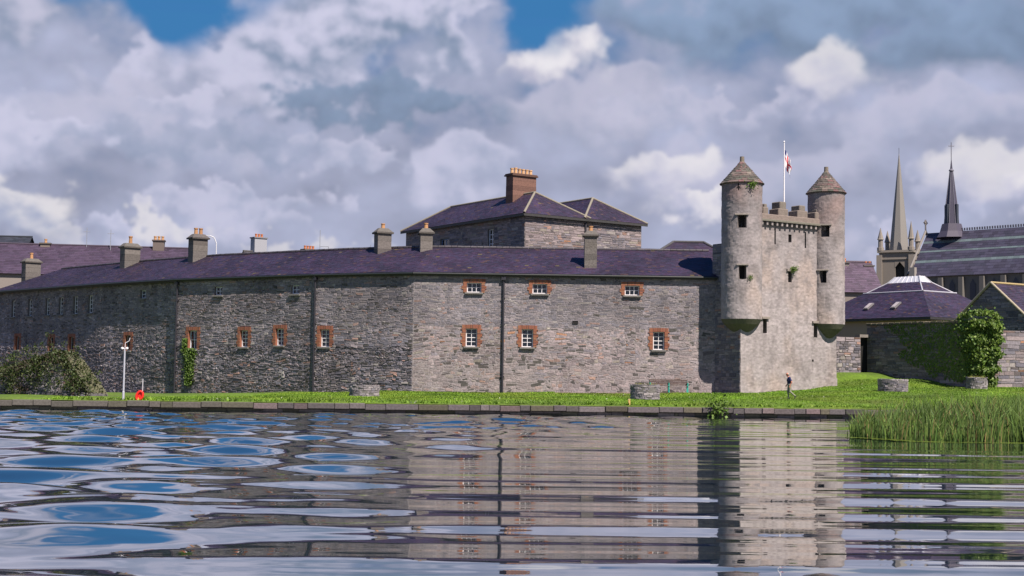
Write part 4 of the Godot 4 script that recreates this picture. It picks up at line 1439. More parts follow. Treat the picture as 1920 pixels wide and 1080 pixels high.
func build_behind() -> void:
	var terra := Color(0.50, 0.17, 0.07)
	var buff := Color(0.52, 0.30, 0.15)
	var purple := Color(0.060, 0.040, 0.072)
	# long slate roof behind the left wing
	var t := house("town_house", Vector3(-47.5, 3.0, -152), deg_to_rad(9), 26.0, 9.0, 9.3, 3.3, Color(0.27, 0.24, 0.22), purple, "long house with a plain purple slate roof behind the left wing", [[-3.0, 11.9, 1.0, 0.8, 0.75, Color(0.2, 0.17, 0.15), 1, buff], [8.9, 11.6, 1.2, 1.0, 1.7, Color(0.16, 0.13, 0.12), 3, buff]])
	house("town_house", Vector3(-66, 3.0, -168), deg_to_rad(4), 16.0, 10.0, 11.6, 3.4, Color(0.1, 0.1, 0.12), Color(0.03, 0.035, 0.05), "dark roofed house top peeping over the far left edge", [])
	house("town_house", Vector3(-29.0, 3.0, -178), deg_to_rad(38), 11.0, 8.0, 11.0, 3.2, Color(0.30, 0.27, 0.21), Color(0.08, 0.08, 0.085), "pale rendered town house with a white painted chimney stack", [[-3.6, 13.0, 1.7, 1.1, 2.9, Color(0.36, 0.38, 0.42), 3, terra], [3.6, 13.0, 1.7, 1.0, 1.9, Color(0.28, 0.21, 0.16), 4, terra]])
	house("town_house", Vector3(-23.0, 3.0, -186), deg_to_rad(20), 8.0, 8.0, 11.5, 3.2, Color(0.13, 0.12, 0.12), Color(0.04, 0.04, 0.05), "town house of which only a dark wide chimney shows above the range", [[-1.4, 13.9, 2.4, 1.0, 1.0, Color(0.06, 0.055, 0.055), 4, Color(0.05, 0.045, 0.045)]])
	house("town_house", Vector3(-35.5, 3.0, -186), deg_to_rad(10), 7.0, 7.0, 10.6, 3.0, Color(0.2, 0.18, 0.16), Color(0.05, 0.05, 0.06), "town house of which only two red chimney pots show", [[0.4, 13.0, 1.2, 0.8, 1.1, Color(0.25, 0.14, 0.1), 2, Color(0.5, 0.08, 0.05)]])
	# aerials and a street lamp above the roofs
	for e in [[Vector3(-46.2, 14.2, -152), 3.4, 0], [Vector3(-43.6, 14.2, -152), 3.2, 0], [Vector3(-22.0, 14.3, -160), 4.2, 1], [Vector3(-16.2, 14.3, -160), 2.6, 0]]:
		var A := thing("roof_aerial", e[0], ["thin roof aerial rising from the long slate roof, nearer the left edge", "thin roof aerial on the long slate roof beside the white knob", "square loop aerial above the ridge of the range", "single thin aerial mast left of the tall square stack"][[3.4, 3.2, 4.2, 2.6].find(e[1])], "aerial", "aerials above the roofs")
		var m := Mesher.new()
		m.tube([Vector3(0, -1.5, 0), Vector3(0, e[1], 0)], 0.035, 5, Color(0.25, 0.27, 0.30))
		own(m, "mast", mats.metal, A)
		var b := Mesher.new()
		if e[2] == 1:
			b.tube([Vector3(0, e[1] * 0.55, 0), Vector3(1.0, e[1] * 0.55, 0), Vector3(1.0, -1.0, 0)], 0.035, 5, Color(0.25, 0.27, 0.30))
		else:
			b.tube([Vector3(-0.35, e[1] * 0.86, 0), Vector3(0.35, e[1] * 0.86, 0)], 0.025, 5, Color(0.25, 0.27, 0.30))
		own(b, "cross_arm", mats.metal, A)
	var S := thing("street_lamp", Vector3(-31.7, 3.0, -150), "pale street lamp with a bent arm above the twin potted chimney", "street lamp")
	var sm := Mesher.new()
	sm.tube([Vector3(0, 0, 0), Vector3(0, 12.9, 0), Vector3(-0.25, 13.5, 0), Vector3(-0.7, 13.7, 0)], 0.06, 6, Color(0.55, 0.57, 0.6))
	own(sm, "post", mats.metal, S)
	var sl := Mesher.new()
	sl.box(Transform3D(Basis(), Vector3(-1.2, 13.7, 0)), Vector3(1.0, 0.10, 0.25), Color(0.5, 0.52, 0.55))
	own(sl, "lamp_head", mats.metal, S)
	# dark hipped block between range and gate
	var B := thing("store_block", Vector3(14, 2.0, -106), "dark hipped slate roof tucked behind the water gate", "building")
	var bm := Mesher.new()
	bm.box(Transform3D(Basis(), Vector3(13.55, 6.2, -108)), Vector3(7.9, 8.7, 5.6), Color(0.18, 0.17, 0.17))
	part(bm, "wall", mats.stone, B)
	hip_roof(B, Vector3(17.5, 0, -105.2), Vector3(-1, 0, 0), Vector3(0, 0, -1), 7.9, 5.6, 10.6, 2.1, 0.3, Color(0.08, 0.08, 0.09))
	# house with chimneys right of the gate
	house("town_house", Vector3(33.3, 3.0, -151), deg_to_rad(3), 10.4, 8.0, 8.7, 3.3, Color(0.24, 0.21, 0.19), Color(0.095, 0.065, 0.10), "purple roofed house with two orange potted stacks right of the water gate", [[2.3, 9.4, 1.0, 1.3, 2.4, Color(0.2, 0.18, 0.17), 2, Color(0.6, 0.22, 0.08)], [5.0, 9.2, 1.0, 1.3, 2.3, Color(0.2, 0.18, 0.17), 2, Color(0.6, 0.22, 0.08)]])

func build_museum() -> void:
	var c := Vector3(33.61, 0, -113)
	var a := Vector3(-0.5736, 0, -0.8192)
	var b := Vector3(0.8192, 0, -0.5736)
	var T := thing("lantern_roofed_hall", Vector3(33.6, 3.0, -113), "low hall with a hipped slate roof and a glazed white rooftop lantern", "building")
	var la := 13.0
	var lb := 11.0
	var y := 7.5
	var m := Mesher.new()
	sheet(m, flat_map(c + a * la, -a, -b), 0, la, 0, y, [], Color(0.40, 0.29, 0.25))
	sheet(m, flat_map(c, b, -a), 0, lb, 0, y, [], Color(0.40, 0.29, 0.25))
	sheet(m, flat_map(c + b * lb, a, b), 0, la, 0, y, [], Color(0.2, 0.2, 0.2))
	sheet(m, flat_map(c + b * lb + a * la, -b, a), 0, lb, 0, y, [], Color(0.2, 0.2, 0.2))
	part(m, "wall", mats.plain, T)
	var ring := func(inset, h): return [c + (a + b) * inset + Vector3(0, h, 0), c + b * lb + (a - b) * inset + Vector3(0, h, 0), c + b * lb + a * la - (a + b) * inset + Vector3(0, h, 0), c + a * la + (b - a) * inset + Vector3(0, h, 0)]
	var e: Array = ring.call(-0.35, 7.45)
	var f: Array = ring.call(3.3, 9.8)
	var g: Array = ring.call(3.5, 9.88)
	var h: Array = ring.call(4.75, 10.75)
	var k: Array = ring.call(5.2, 11.3)
	var R := Node3D.new()
	R.name = "roof"
	T.add_child(R, true)
	R.position = -T.position
	var s := Mesher.new()
	var dk := Mesher.new()
	var gl := Mesher.new()
	var lead := Mesher.new()
	for i in 4:
		var j := (i + 1) % 4
		slates(s, e[i], e[j], f[j], f[i], slate_tone)
		dk.quad(e[i], e[j], f[j], f[i], Color(0.04, 0.035, 0.04))
		dk.quad(f[i], f[j], g[j], g[i], Color(0.3, 0.3, 0.32))
		slates(s, g[i], g[j], h[j], h[i], slate_tone)
		dk.quad(g[i], g[j], h[j], h[i], Color(0.04, 0.035, 0.04))
		dk.quad(e[j], e[i], e[i] - Vector3(0, 0.2, 0), e[j] - Vector3(0, 0.2, 0), Color(0.04, 0.04, 0.045))
		lead.tube([f[i] + Vector3(0, 0.04, 0), f[j] + Vector3(0, 0.04, 0)], 0.08, 6, Color(0.33, 0.34, 0.38))
		lead.tube([g[i], h[i]], 0.07, 6, Color(0.33, 0.34, 0.38))
		lead.tube([h[i] + Vector3(0, 0.02, 0), k[i]], 0.06, 6, Color(0.36, 0.37, 0.40))
		for q in 7:                                     # patent glazing bars and panes
			var p0: Vector3 = h[i].lerp(h[j], q / 7.0)
			var p1: Vector3 = h[i].lerp(h[j], (q + 1) / 7.0)
			var q0: Vector3 = k[i].lerp(k[j], q / 7.0)
			var q1: Vector3 = k[i].lerp(k[j], (q + 1) / 7.0)
			var pn := Mesher.new()
			pn.quad(p0, p1, q1, q0, Color(0.52, 0.54, 0.60) * rng.randf_range(0.85, 1.08))
			own(pn, "pane", mats.paint, R)
			gl.tube([p0, q0], 0.035, 5, Color(0.6, 0.61, 0.64))
	dk.quad(k[0], k[1], k[2], k[3], Color(0.5, 0.52, 0.56))
	own(dk, "roof_deck", mats.slate, R)
	var so := own(s, "slates", mats.slate, R)
	so.set_meta("kind", "stuff")
	own(lead, "lead_flashing", mats.paint, R)
	own(gl, "glazing_bar", mats.paint, R)
	# two roof lights on the slope towards the gate
	for u in [4.4, 7.3]:
		var n: Vector3 = (e[0] - e[3]).cross(f[3] - e[3]).normalized()
		var up2: Vector3 = ((f[0] + f[3]) - (e[0] + e[3])).normalized()
		var base: Vector3 = e[0] + a * (u + 0.35) + up2 * 1.9 + n * 0.12
		var rl := Mesher.new()
		rl.box(Transform3D(Basis(-a, up2, n), base), Vector3(0.50, 0.95, 0.12), Color(0.16, 0.155, 0.16))
		var W := part(rl, "roof_light", mats.paint, T)
		var pn := Mesher.new()
		pn.box(Transform3D(Basis(-a, up2, n), base + n * 0.09), Vector3(0.36, 0.78, 0.02), Color(0.34, 0.31, 0.31))
		own(pn, "pane", mats.paint, W)

	# gabled building at the right edge: gable in shade, roof in the sun
	var G := thing("gabled_hall", Vector3(37.6, 3, -110), "gabled stone hall with a purple slate roof at the right edge", "building")
	var ga := Vector3(0.5592, 0, 0.829)               # along the gable, towards the viewer
	var gb := Vector3(0.829, 0, -0.5592)              # along the ridge
	var ap := Vector3(37.58, 10.04, -110)
	var w := 3.4
	var fl := 7.2
	var p := ap - ga * w + Vector3(0, fl - 10.04, 0)
	var q := ap + ga * w + Vector3(0, fl - 10.04, 0)
	var gm := Mesher.new()
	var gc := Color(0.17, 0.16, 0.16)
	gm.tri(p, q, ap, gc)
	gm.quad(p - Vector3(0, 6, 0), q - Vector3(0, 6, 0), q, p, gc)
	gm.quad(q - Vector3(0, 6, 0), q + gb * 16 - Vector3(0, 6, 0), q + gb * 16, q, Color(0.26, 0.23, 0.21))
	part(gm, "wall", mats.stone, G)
	var st := rubble(flat_map(Vector3(p.x, 0, p.z), ga, -gb), 0.02, w * 2 - 0.02, 4.0, 7.1, [], {"seed": 301, "tone": func(_u, _v, r): return mixed(r, GREY_STONE, 0.3)})
	for i in 11:
		var z0 := 7.1 + i * 0.24
		var hw := w * (10.04 - z0 - 0.24) / 2.84
		if hw > 0.3:
			st.append_array(rubble(flat_map(Vector3(p.x, 0, p.z), ga, -gb), w - hw, w + hw, z0, z0 + 0.24, [], {"seed": 310 + i, "tone": func(_u, _v, r): return mixed(r, GREY_STONE, 0.3)}))
	lay(st, G, mats.stone, 30)
	var gs := Mesher.new()
	var o2 := ga * 0.3 + Vector3(0, -0.25, 0)
	slates(gs, q + o2, q + o2 + gb * 16, ap + gb * 16, ap, slate_tone)
	var gd := Mesher.new()
	gd.quad(q + o2, q + o2 + gb * 16, ap + gb * 16, ap, Color(0.04, 0.035, 0.04))
	gd.quad(p - o2 * Vector3(1, -1, 1) + gb * 16, p - o2 * Vector3(1, -1, 1), ap, ap + gb * 16, Color(0.04, 0.035, 0.04))
	var GR := part(gd, "roof", mats.slate, G)
	var gso := own(gs, "slates", mats.slate, GR)
	gso.set_meta("kind", "stuff")
	var vg := Mesher.new()
	vg.tube([q + o2 - gb * 0.1, ap - gb * 0.1 + Vector3(0, 0.06, 0), p - o2 * Vector3(1, -1, 1) - gb * 0.1], 0.10, 6, Color(0.42, 0.38, 0.27))
	vg.tube([ap - gb * 0.1 + Vector3(0, 0.05, 0), ap + gb * 16 + Vector3(0, 0.05, 0)], 0.10, 6, Color(0.42, 0.33, 0.16))
	own(vg, "verge", mats.stone, GR)

func build_churches() -> void:
	# stone tower with an octagonal spire
	var T := thing("church_tower", Vector3(80, 3, -290), "distant square church tower with a tall pale stone spire and corner pinnacles", "tower")
	var turn := deg_to_rad(-28)
	var b := Basis(Vector3.UP, turn)
	var st := Color(0.26, 0.235, 0.20)
	var o := Vector3(80.0, 0, -290.0)
	var m := Mesher.new()
	var half := 3.35
	var map := flat_map(o + b * Vector3(-half, 0, half), b * Vector3.RIGHT, b * Vector3.BACK)
	var hole := Rect2(half - 0.1, 22.0, 2.0, 3.1)
	sheet(m, map, 0, half * 2, 0, 28.6, [Rect2(half - 0.1, 21.0, 1.9, 5.5)], st * 0.85)
	recess(m, map, Rect2(half - 0.1, 21.0, 1.9, 5.5), 0.8, st * 0.6, Color(0.02, 0.02, 0.02))
	for k in [1, 2, 3]:
		var bb := Basis(Vector3.UP, turn + k * PI / 2)
		sheet(m, flat_map(o + bb * Vector3(-half, 0, half), bb * Vector3.RIGHT, bb * Vector3.BACK), 0, half * 2, 0, 28.6, [], st * 0.85)
	part(m, "wall", mats.plain, T)
	var ar := Mesher.new()                              # pointed head of the belfry light
	ar.tri(map.call(half - 0.15, 25.3, 0.03), map.call(half + 0.85, 26.6, 0.03), map.call(half - 0.15, 26.6, 0.03), st * 0.85)
	ar.tri(map.call(half + 1.85, 25.3, 0.03), map.call(half + 1.85, 26.6, 0.03), map.call(half + 0.85, 26.6, 0.03), st * 0.85)
	part(ar, "belfry_arch", mats.plain, T)
	for e in [[28.75, 0.35, 0.45], [27.2, 0.2, 0.25], [23.8, 0.0, 0.2]]:
		var s := Mesher.new()
		if e[1] == 0.0: continue
		s.box(Transform3D(b, o + Vector3(0, e[0], 0)), Vector3(half * 2 + e[1] * 2, e[2], half * 2 + e[1] * 2), st * 1.1)
		part(s, "string_course", mats.plain, T)
	for sx in [-1, 1]:
		for sz in [-1, 1]:
			var bt := Mesher.new()
			bt.box(Transform3D(b, o + b * Vector3(sx * (half - 0.1), 14.0, sz * (half - 0.1))), Vector3(1.1, 28.0, 1.1), st)
			part(bt, "buttress", mats.plain, T)
			var pn := Mesher.new()
			var p := o + b * Vector3(sx * (half - 0.25), 28.9, sz * (half - 0.25))
			pn.prism8(p, [Vector2(0.72, 0), Vector2(0.72, 0.7), Vector2(0.5, 0.75), Vector2(0.5, 2.3), Vector2(0.72, 2.35), Vector2(0.6, 2.6), Vector2(0.03, 6.0 if sz > 0 and sx > 0 else 4.8)], 8, st)
			part(pn, "pinnacle", mats.plain, T)
	var sp := Mesher.new()
	sp.prism8(o, [Vector2(1.95, 28.6), Vector2(1.9, 30.0), Vector2(0.05, 49.4)], 8, Color(0.25, 0.24, 0.225), PI / 8 + turn)
	part(sp, "spire", mats.plain, T)
	var cr := Mesher.new()
	cr.tube([o + Vector3(0, 49.2, 0), o + Vector3(0, 50.6, 0)], 0.05, 5, Color(0.1, 0.1, 0.1))
	part(cr, "vane", mats.metal, T)

	# long church with banded slate roof and a slated fleche
	var C := thing("banded_roof_church", Vector3(68, 3, -224), "large dark church with pale banded slate roof and slender slated fleche", "church")
	var d := Vector3(0.7071, 0, 0.7071)               # along the ridge, towards the viewer
	var n := Vector3(-0.7071, 0, 0.7071)              # out of the roof that shows
	var r0 := Vector3(66.6, 26.0, -225)
	var L := 46.0
	var wd := 5.4
	var ev := 18.9
	var e0 := r0 + n * wd + Vector3(0, ev - 26.0, 0)
	var cm := Mesher.new()
	var dark := Color(0.16, 0.15, 0.14)
	cm.quad(e0 - Vector3(0, 18, 0), e0 + d * L - Vector3(0, 18, 0), e0 + d * L, e0, dark)
	var f0 := r0 - n * wd + Vector3(0, ev - 26.0, 0)
	cm.quad(f0 - Vector3(0, 18, 0), e0 - Vector3(0, 18, 0), e0, f0, Color(0.16, 0.15, 0.14))
	cm.tri(f0, e0, r0, dark)
	cm.quad(f0 + d * L - Vector3(0, 18, 0), f0 - Vector3(0, 18, 0), f0, f0 + d * L, dark)
	part(cm, "wall", mats.plain, C)
	for i in 9:                                         # buttresses and lancets of the clerestory
		var bt := Mesher.new()
		var q := e0 + d * (2.0 + i * 3.4) + n * 0.3
		bt.box(Transform3D(Basis(d, Vector3.UP, n), q - Vector3(0, 5.6, 0)), Vector3(0.7, 10.0, 0.9), dark)
		part(bt, "buttress", mats.plain, C)
		var wn := Mesher.new()
		var wq := q + d * 1.7 - Vector3(0, 3.2, 0) - n * 0.27
		wn.box(Transform3D(Basis(d, Vector3.UP, n), wq), Vector3(0.9, 3.0, 0.12), Color(0.03, 0.035, 0.05))
		wn.tri(wq + d * -0.45 + Vector3(0, 1.5, 0) + n * 0.06, wq + d * 0.45 + Vector3(0, 1.5, 0) + n * 0.06, wq + Vector3(0, 2.3, 0) + n * 0.06, Color(0.03, 0.035, 0.05))
		part(wn, "window", mats.paint, C)
	var bands := [[0.0, 0.31, 0], [0.31, 0.37, 1], [0.37, 0.55, 0], [0.55, 0.59, 1], [0.59, 0.75, 0], [0.75, 0.81, 1], [0.81, 1.0, 0]]
	var deck := Mesher.new()
	var eo := e0 + n * 0.4 - Vector3(0, 0.33, 0)
	deck.quad(eo, eo + d * L, r0 + d * L, r0, Color(0.03, 0.03, 0.04))
	deck.quad(f0 + d * L, f0, r0, r0 + d * L, Color(0.05, 0.05, 0.06))
	var RR := part(deck, "roof", mats.slate, C)
	for e in bands:
		var s := Mesher.new()
		var a0 := eo.lerp(r0, e[0])
		var a1 := eo.lerp(r0, e[1])
		var tone := (func(_p): return Color(0.13, 0.175, 0.185) * rng.randf_range(0.8, 1.2)) if e[2] == 1 else (func(_p): return Color(0.055, 0.052, 0.085) * rng.randf_range(0.7, 1.3))
		slates(s, a0, a0 + d * L, a1 + d * L, a1, tone, 0.5, 0.9)
		var so := own(s, "slate_band", mats.slate, RR)
		so.set_meta("kind", "stuff")
	var cp := Mesher.new()
	cp.tube([e0 - d * 0.3 + n * 0.3 + Vector3(0, 0.1, 0), r0 - d * 0.3 + Vector3(0, 0.35, 0), f0 - d * 0.3 + Vector3(0, 0.1, 0)], 0.22, 4, Color(0.24, 0.225, 0.21))
	part(cp, "gable_coping", mats.plain, C)
	var kn := Mesher.new()
	kn.box(Transform3D(Basis(d, Vector3.UP, n), e0 + n * 0.3 + d * 0.6 + Vector3(0, 0.5, 0)), Vector3(0.9, 1.4, 0.7), Color(0.30, 0.28, 0.26))
	part(kn, "kneeler", mats.plain, C)
	var cr2 := Mesher.new()
	cr2.tube([r0 + Vector3(0, 0.2, 0) - d * 0.3, r0 + Vector3(0, 2.2, 0) - d * 0.3], 0.13, 6, Color(0.2, 0.19, 0.19))
	cr2.tube([r0 + Vector3(0, 1.7, 0) - d * 0.3 - n * 0.5, r0 + Vector3(0, 1.7, 0) - d * 0.3 + n * 0.5], 0.13, 6, Color(0.2, 0.19, 0.19))
	for k in 12:
		var a := TAU * k / 12
		var a2 := TAU * (k + 1) / 12
		cr2.tube([r0 - d * 0.3 + Vector3(0, 1.7, 0) + (n * cos(a) + Vector3.UP * sin(a)) * 0.36, r0 - d * 0.3 + Vector3(0, 1.7, 0) + (n * cos(a2) + Vector3.UP * sin(a2)) * 0.36], 0.08, 5, Color(0.2, 0.19, 0.19))
	part(cr2, "gable_cross", mats.plain, C)
	var crest := Mesher.new()                          # ridge cresting
	var x := 6.0
	while x < L:
		crest.box(Transform3D(Basis(d, Vector3.UP, n), r0 + d * x + Vector3(0, 0.28, 0)), Vector3(0.22, 0.42, 0.12), Color(0.14, 0.14, 0.17))
		x += 0.42
	part(crest, "ridge_cresting", mats.slate, C)
	var fo := r0 + d * 4.2
	fo.y = 0
	var FL := Node3D.new()
	FL.name = "fleche"
	C.add_child(FL, true)
	FL.position = -C.position
	var fs := Mesher.new()
	var ta := deg_to_rad(10)
	fs.prism8(fo, [Vector2(2.5, 25.0), Vector2(1.9, 26.0), Vector2(1.55, 27.2)], 8, Color(0.075, 0.07, 0.105), ta)
	fs.prism8(fo, [Vector2(1.22, 26.6), Vector2(0.86, 30.6), Vector2(0.20, 36.0), Vector2(0.03, 37.7)], 8, Color(0.065, 0.06, 0.10), ta)
	own(fs, "spirelet", mats.slate, FL)
	for k in 4:                                         # slated fins at the foot
		var fi := Mesher.new()
		var q := Basis(Vector3.UP, ta + PI / 8 + k * PI / 2)
		fi.box(Transform3D(q, fo + q * Vector3(0.92, 28.6, 0)), Vector3(0.6, 3.4, 0.45), Color(0.05, 0.06, 0.085))
		own(fi, "fin", mats.slate, FL)
	var ed := Mesher.new()
	for k in 8:
		var q := Vector3(cos(ta + TAU * k / 8), 0, -sin(ta + TAU * k / 8))
		ed.tube([fo + q * 1.24 + Vector3(0, 26.7, 0), fo + q * 0.88 + Vector3(0, 30.6, 0), fo + q * 0.21 + Vector3(0, 36.0, 0)], 0.05, 4, Color(0.22, 0.22, 0.27))
	own(ed, "lead_roll", mats.slate, FL)
	var fk := Mesher.new()
	fk.lathe(fo, [Vector2(0.1, 35.5), Vector2(0.40, 35.7), Vector2(0.40, 35.85), Vector2(0.1, 36.1)], 8, Color(0.2, 0.2, 0.25))
	own(fk, "knop", mats.slate, FL)
	var fc := Mesher.new()
	fc.tube([fo + Vector3(0, 37.4, 0), fo + Vector3(0, 40.3, 0)], 0.06, 5, Color(0.12, 0.12, 0.15))
	fc.tube([fo + Vector3(-0.45, 39.7, 0), fo + Vector3(0.45, 39.7, 0)], 0.06, 5, Color(0.12, 0.12, 0.15))
	own(fc, "cross", mats.metal, FL)

# ---------------------------------------------------------------- boundary walls on the right

func leaf_cloud(m: Mesher, pts: Array, size: float, tone: Callable, r: RandomNumberGenerator, facing := Vector3.ZERO) -> void:
	for p in pts:
		var n := (Vector3(r.randf_range(-1, 1), r.randf_range(-0.4, 1), r.randf_range(-1, 1)) + facing).normalized()
		var e := n.cross(Vector3(r.randf_range(-1, 1), r.randf_range(-1, 1), r.randf_range(-1, 1))).normalized()
		var f := n.cross(e)
		var s := size * r.randf_range(0.6, 1.35)
		var c: Color = tone.call(p, r)
		m.quad(p - e * s * 0.5, p - f * s * 0.42, p + e * s * 0.6, p + f * s * 0.42, c)

func build_right_walls() -> void:
	# short sunlit wall and the doorway beside the gate
	var T := thing("garden_wall", Vector3(25.4, 2.8, -105.5), "short sunlit rubble wall with a doorway right of the water gate", "wall")
	var a := Vector3(23.6, 0, -104.7)
	var u := Vector3(0.93, 0, -0.367).normalized()
	var n := Vector3(0.367, 0, 0.93).normalized()
	var map := flat_map(a, u, n)
	var m := Mesher.new()
	sheet(m, map, 0, 2.85, 1.5, 5.5, [], Color(0.2, 0.185, 0.17))
	m.quad(map.call(2.85, 1.5, 0), map.call(2.85, 1.5, -0.6), map.call(2.85, 5.5, -0.6), map.call(2.85, 5.5, 0), Color(0.19, 0.175, 0.16))
	m.quad(map.call(0, 5.5, 0), map.call(4.3, 5.5, 0), map.call(4.3, 5.5, -0.6), map.call(0, 5.5, -0.6), Color(0.22, 0.2, 0.18))
	m.box(Transform3D(Basis(u, Vector3.UP, n), map.call(3.55, 5.62, -0.3)), Vector3(1.5, 0.22, 0.58), Color(0.24, 0.22, 0.2))
	part(m, "core", mats.stone, T)
	lay(rubble(map, 0.02, 2.83, 2.0, 5.5, [], {"seed": 121, "hmin": 0.16, "hmax": 0.34, "lmax": 0.6, "proud": 0.07, "tone": func(_u, _v, r): return mixed(r, GREY_STONE, 0.45)}), T, mats.stone, 60)
	var door := Mesher.new()
	door.box(Transform3D(Basis(u, Vector3.UP, n), map.call(3.5, 3.7, -0.5)), Vector3(1.35, 3.8, 0.06), Color(0.014, 0.015, 0.013))
	part(door, "door", mats.paint, T)
	var jamb := Mesher.new()
	jamb.cbox(Transform3D(Basis(u, Vector3.UP, n), map.call(4.0, 4.9, 0.06)), Vector3(0.32, 1.1, 0.3), 0.03, Color(0.26, 0.25, 0.23))
	part(jamb, "jamb_stone", mats.stone, T)
	# tall curtain wall in shade
	var D := thing("curtain_wall", Vector3(30, 2.4, -103.5), "tall dark shaded rubble wall closing the lawn on the right", "wall")
	var p := Vector3(26.9, 0, -106.4)
	var q := Vector3(32.15, 0, -97.3)
	var du := (q - p).normalized()
	var dn := Vector3(-du.z, 0, du.x)
	var dm := flat_map(p, du, dn)
	var L := (q - p).length()
	var core := Mesher.new()
	sheet(core, dm, 0, L, 0, 6.45, [], Color(0.20, 0.185, 0.18))
	core.quad(dm.call(0, 6.45, 0), dm.call(L, 6.45, 0), dm.call(L, 6.45, -0.8), dm.call(0, 6.45, -0.8), Color(0.2, 0.18, 0.14))
	core.quad(dm.call(L, 0, -0.8), dm.call(0, 0, -0.8), dm.call(0, 6.45, -0.8), dm.call(L, 6.45, -0.8), Color(0.09, 0.09, 0.09))
	core.quad(dm.call(0, 0, -0.8), dm.call(0, 0, 0), dm.call(0, 6.45, 0), dm.call(0, 6.45, -0.8), Color(0.09, 0.09, 0.09))
	part(core, "core", mats.stone, D)
	lay(rubble(dm, 0.02, L - 0.02, 1.4, 6.4, [], {"seed": 131, "proud": 0.06, "tone": func(_u, _v, r): return mixed(r, GREY_STONE if r.randf() < 0.5 else WARM_STONE, 0.3)}), D, mats.stone, 120)
	for i in 18:
		var cs := Mesher.new()
		cs.cbox(Transform3D(Basis(du, Vector3.UP, dn), dm.call(0.3 + i * (L - 0.6) / 17.0, 6.50 + rng.randf_range(-0.02, 0.03), -0.35)), Vector3(L / 18.0 - 0.03, 0.16, 0.95), 0.03, Color(0.22, 0.19, 0.13) * rng.randf_range(0.7, 1.2))
		part(cs, "coping_stone", mats.stone, D)
	# sunlit wall at the right edge
	var S := thing("river_front_wall", Vector3(36, 1.8, -99.6), "sunlit pinkish rubble wall at the right edge beyond the ivy", "wall")
	var sa := Vector3(31.95, 0, -97.4)
	var su := Vector3(0.95, 0, 0.31).normalized()
	su = Vector3(0.97, 0, -0.24).normalized()
	var sn := Vector3(0.24, 0, 0.97).normalized()
	var sm := flat_map(sa, su, sn)
	var sc := Mesher.new()
	sheet(sc, sm, 0, 14, 0, 5.9, [], Color(0.20, 0.185, 0.18))
	sc.quad(sm.call(0, 5.9, 0), sm.call(14, 5.9, 0), sm.call(14, 5.9, -0.7), sm.call(0, 5.9, -0.7), Color(0.25, 0.22, 0.2))
	part(sc, "core", mats.stone, S)
	lay(rubble(sm, 0.02, 6.0, 1.2, 5.9, [], {"seed": 141, "hmin": 0.16, "hmax": 0.36, "lmin": 0.25, "lmax": 0.8, "proud": 0.05, "tone": func(_u, _v, r): return mixed(r, GREY_STONE if r.randf() < 0.5 else WARM_STONE, 0.3)}), S, mats.stone, 80)
	# ivy over the corner
	var r := RandomNumberGenerator.new()
	r.seed = 77
	var pts := []
	for i in 15000:
		var v := r.randf()
		var y := 1.8 + 5.1 * v
		var out := 0.35 + 0.75 * sin(clampf(v * 1.05, 0, 1) * PI * 0.72)
		var ax := r.randf_range(-1.0, 1.0)
		var wide := (0.75 + 0.75 * sqrt(v)) * (1.0 + 0.45 * fbm.get_noise_1d(y * 9.0 + (40.0 if ax > 0 else 0.0)))
		var c := Vector3(32.55, 0, -97.5)
		var w := c + du * (ax * wide) * 0.65 + su * ax * wide * 0.55
		var bulge := sqrt(maxf(0.0, 1.0 - ax * ax)) * out
		bulge *= 0.85 + 0.9 * fbm.get_noise_2d(ax * 8.0 + 5.0, y * 6.0)
		var pos := w + (dn * 0.45 + sn * 0.75).normalized() * bulge * r.randf_range(0.75, 1.0)
		pos.y = y + r.randf_range(-0.06, 0.06) + (0.35 * (1.0 - ax * ax) if v > 0.93 else 0.0)
		if r.randf() < 0.16: pos += Vector3(r.randfn(0, 0.16), r.randfn(0.02, 0.14), r.randfn(0, 0.16))
		pts.append(pos)
	var runners := []
	for i in 5200:                                      # runners over the shaded wall and its top
		var ry := r.randf()
		var x := L - pow(r.randf(), 1.7) * (5.6 + 3.2 * ry + 2.0 * low.get_noise_1d(ry * 160.0))
		runners.append(dm.call(x, lerpf(2.0 + (L - x) * 0.12 + 1.5 * absf(low.get_noise_1d(x * 30.0)), 6.6, ry), r.randf_range(0.04, 0.12)))
	var I := thing("ivy", Vector3(32.2, 1.9, -97.3), "thick green ivy draped over the corner of the right hand walls", "ivy")
	var im := Mesher.new()
	leaf_cloud(im, pts, 0.15, func(_p, rr): return Color(0.055, 0.125, 0.012).lerp(Color(0.13, 0.20, 0.02), rr.randf()) * rr.randf_range(0.6, 1.15), r, (dn + sn) * 0.5)
	leaf_cloud(im, runners, 0.13, func(_p, rr): return Color(0.055, 0.125, 0.012).lerp(Color(0.13, 0.20, 0.02), rr.randf()) * rr.randf_range(0.6, 1.15), r, dn * 3.0)
	part(im, "foliage", mats.leaf, I)
	var stem := Mesher.new()
	for k in 5:
		var b0 := Vector3(32.1 + k * 0.1, 1.6, -97.2 + k * 0.04)
		stem.tube([b0, b0 + Vector3(r.randf_range(-0.2, 0.2), 1.6, 0.1), b0 + Vector3(r.randf_range(-0.5, 0.5), 3.6, 0.0)], 0.05, 5, Color(0.08, 0.06, 0.04))
	part(stem, "stem", mats.stone, I)

# ---------------------------------------------------------------- things on the lawn

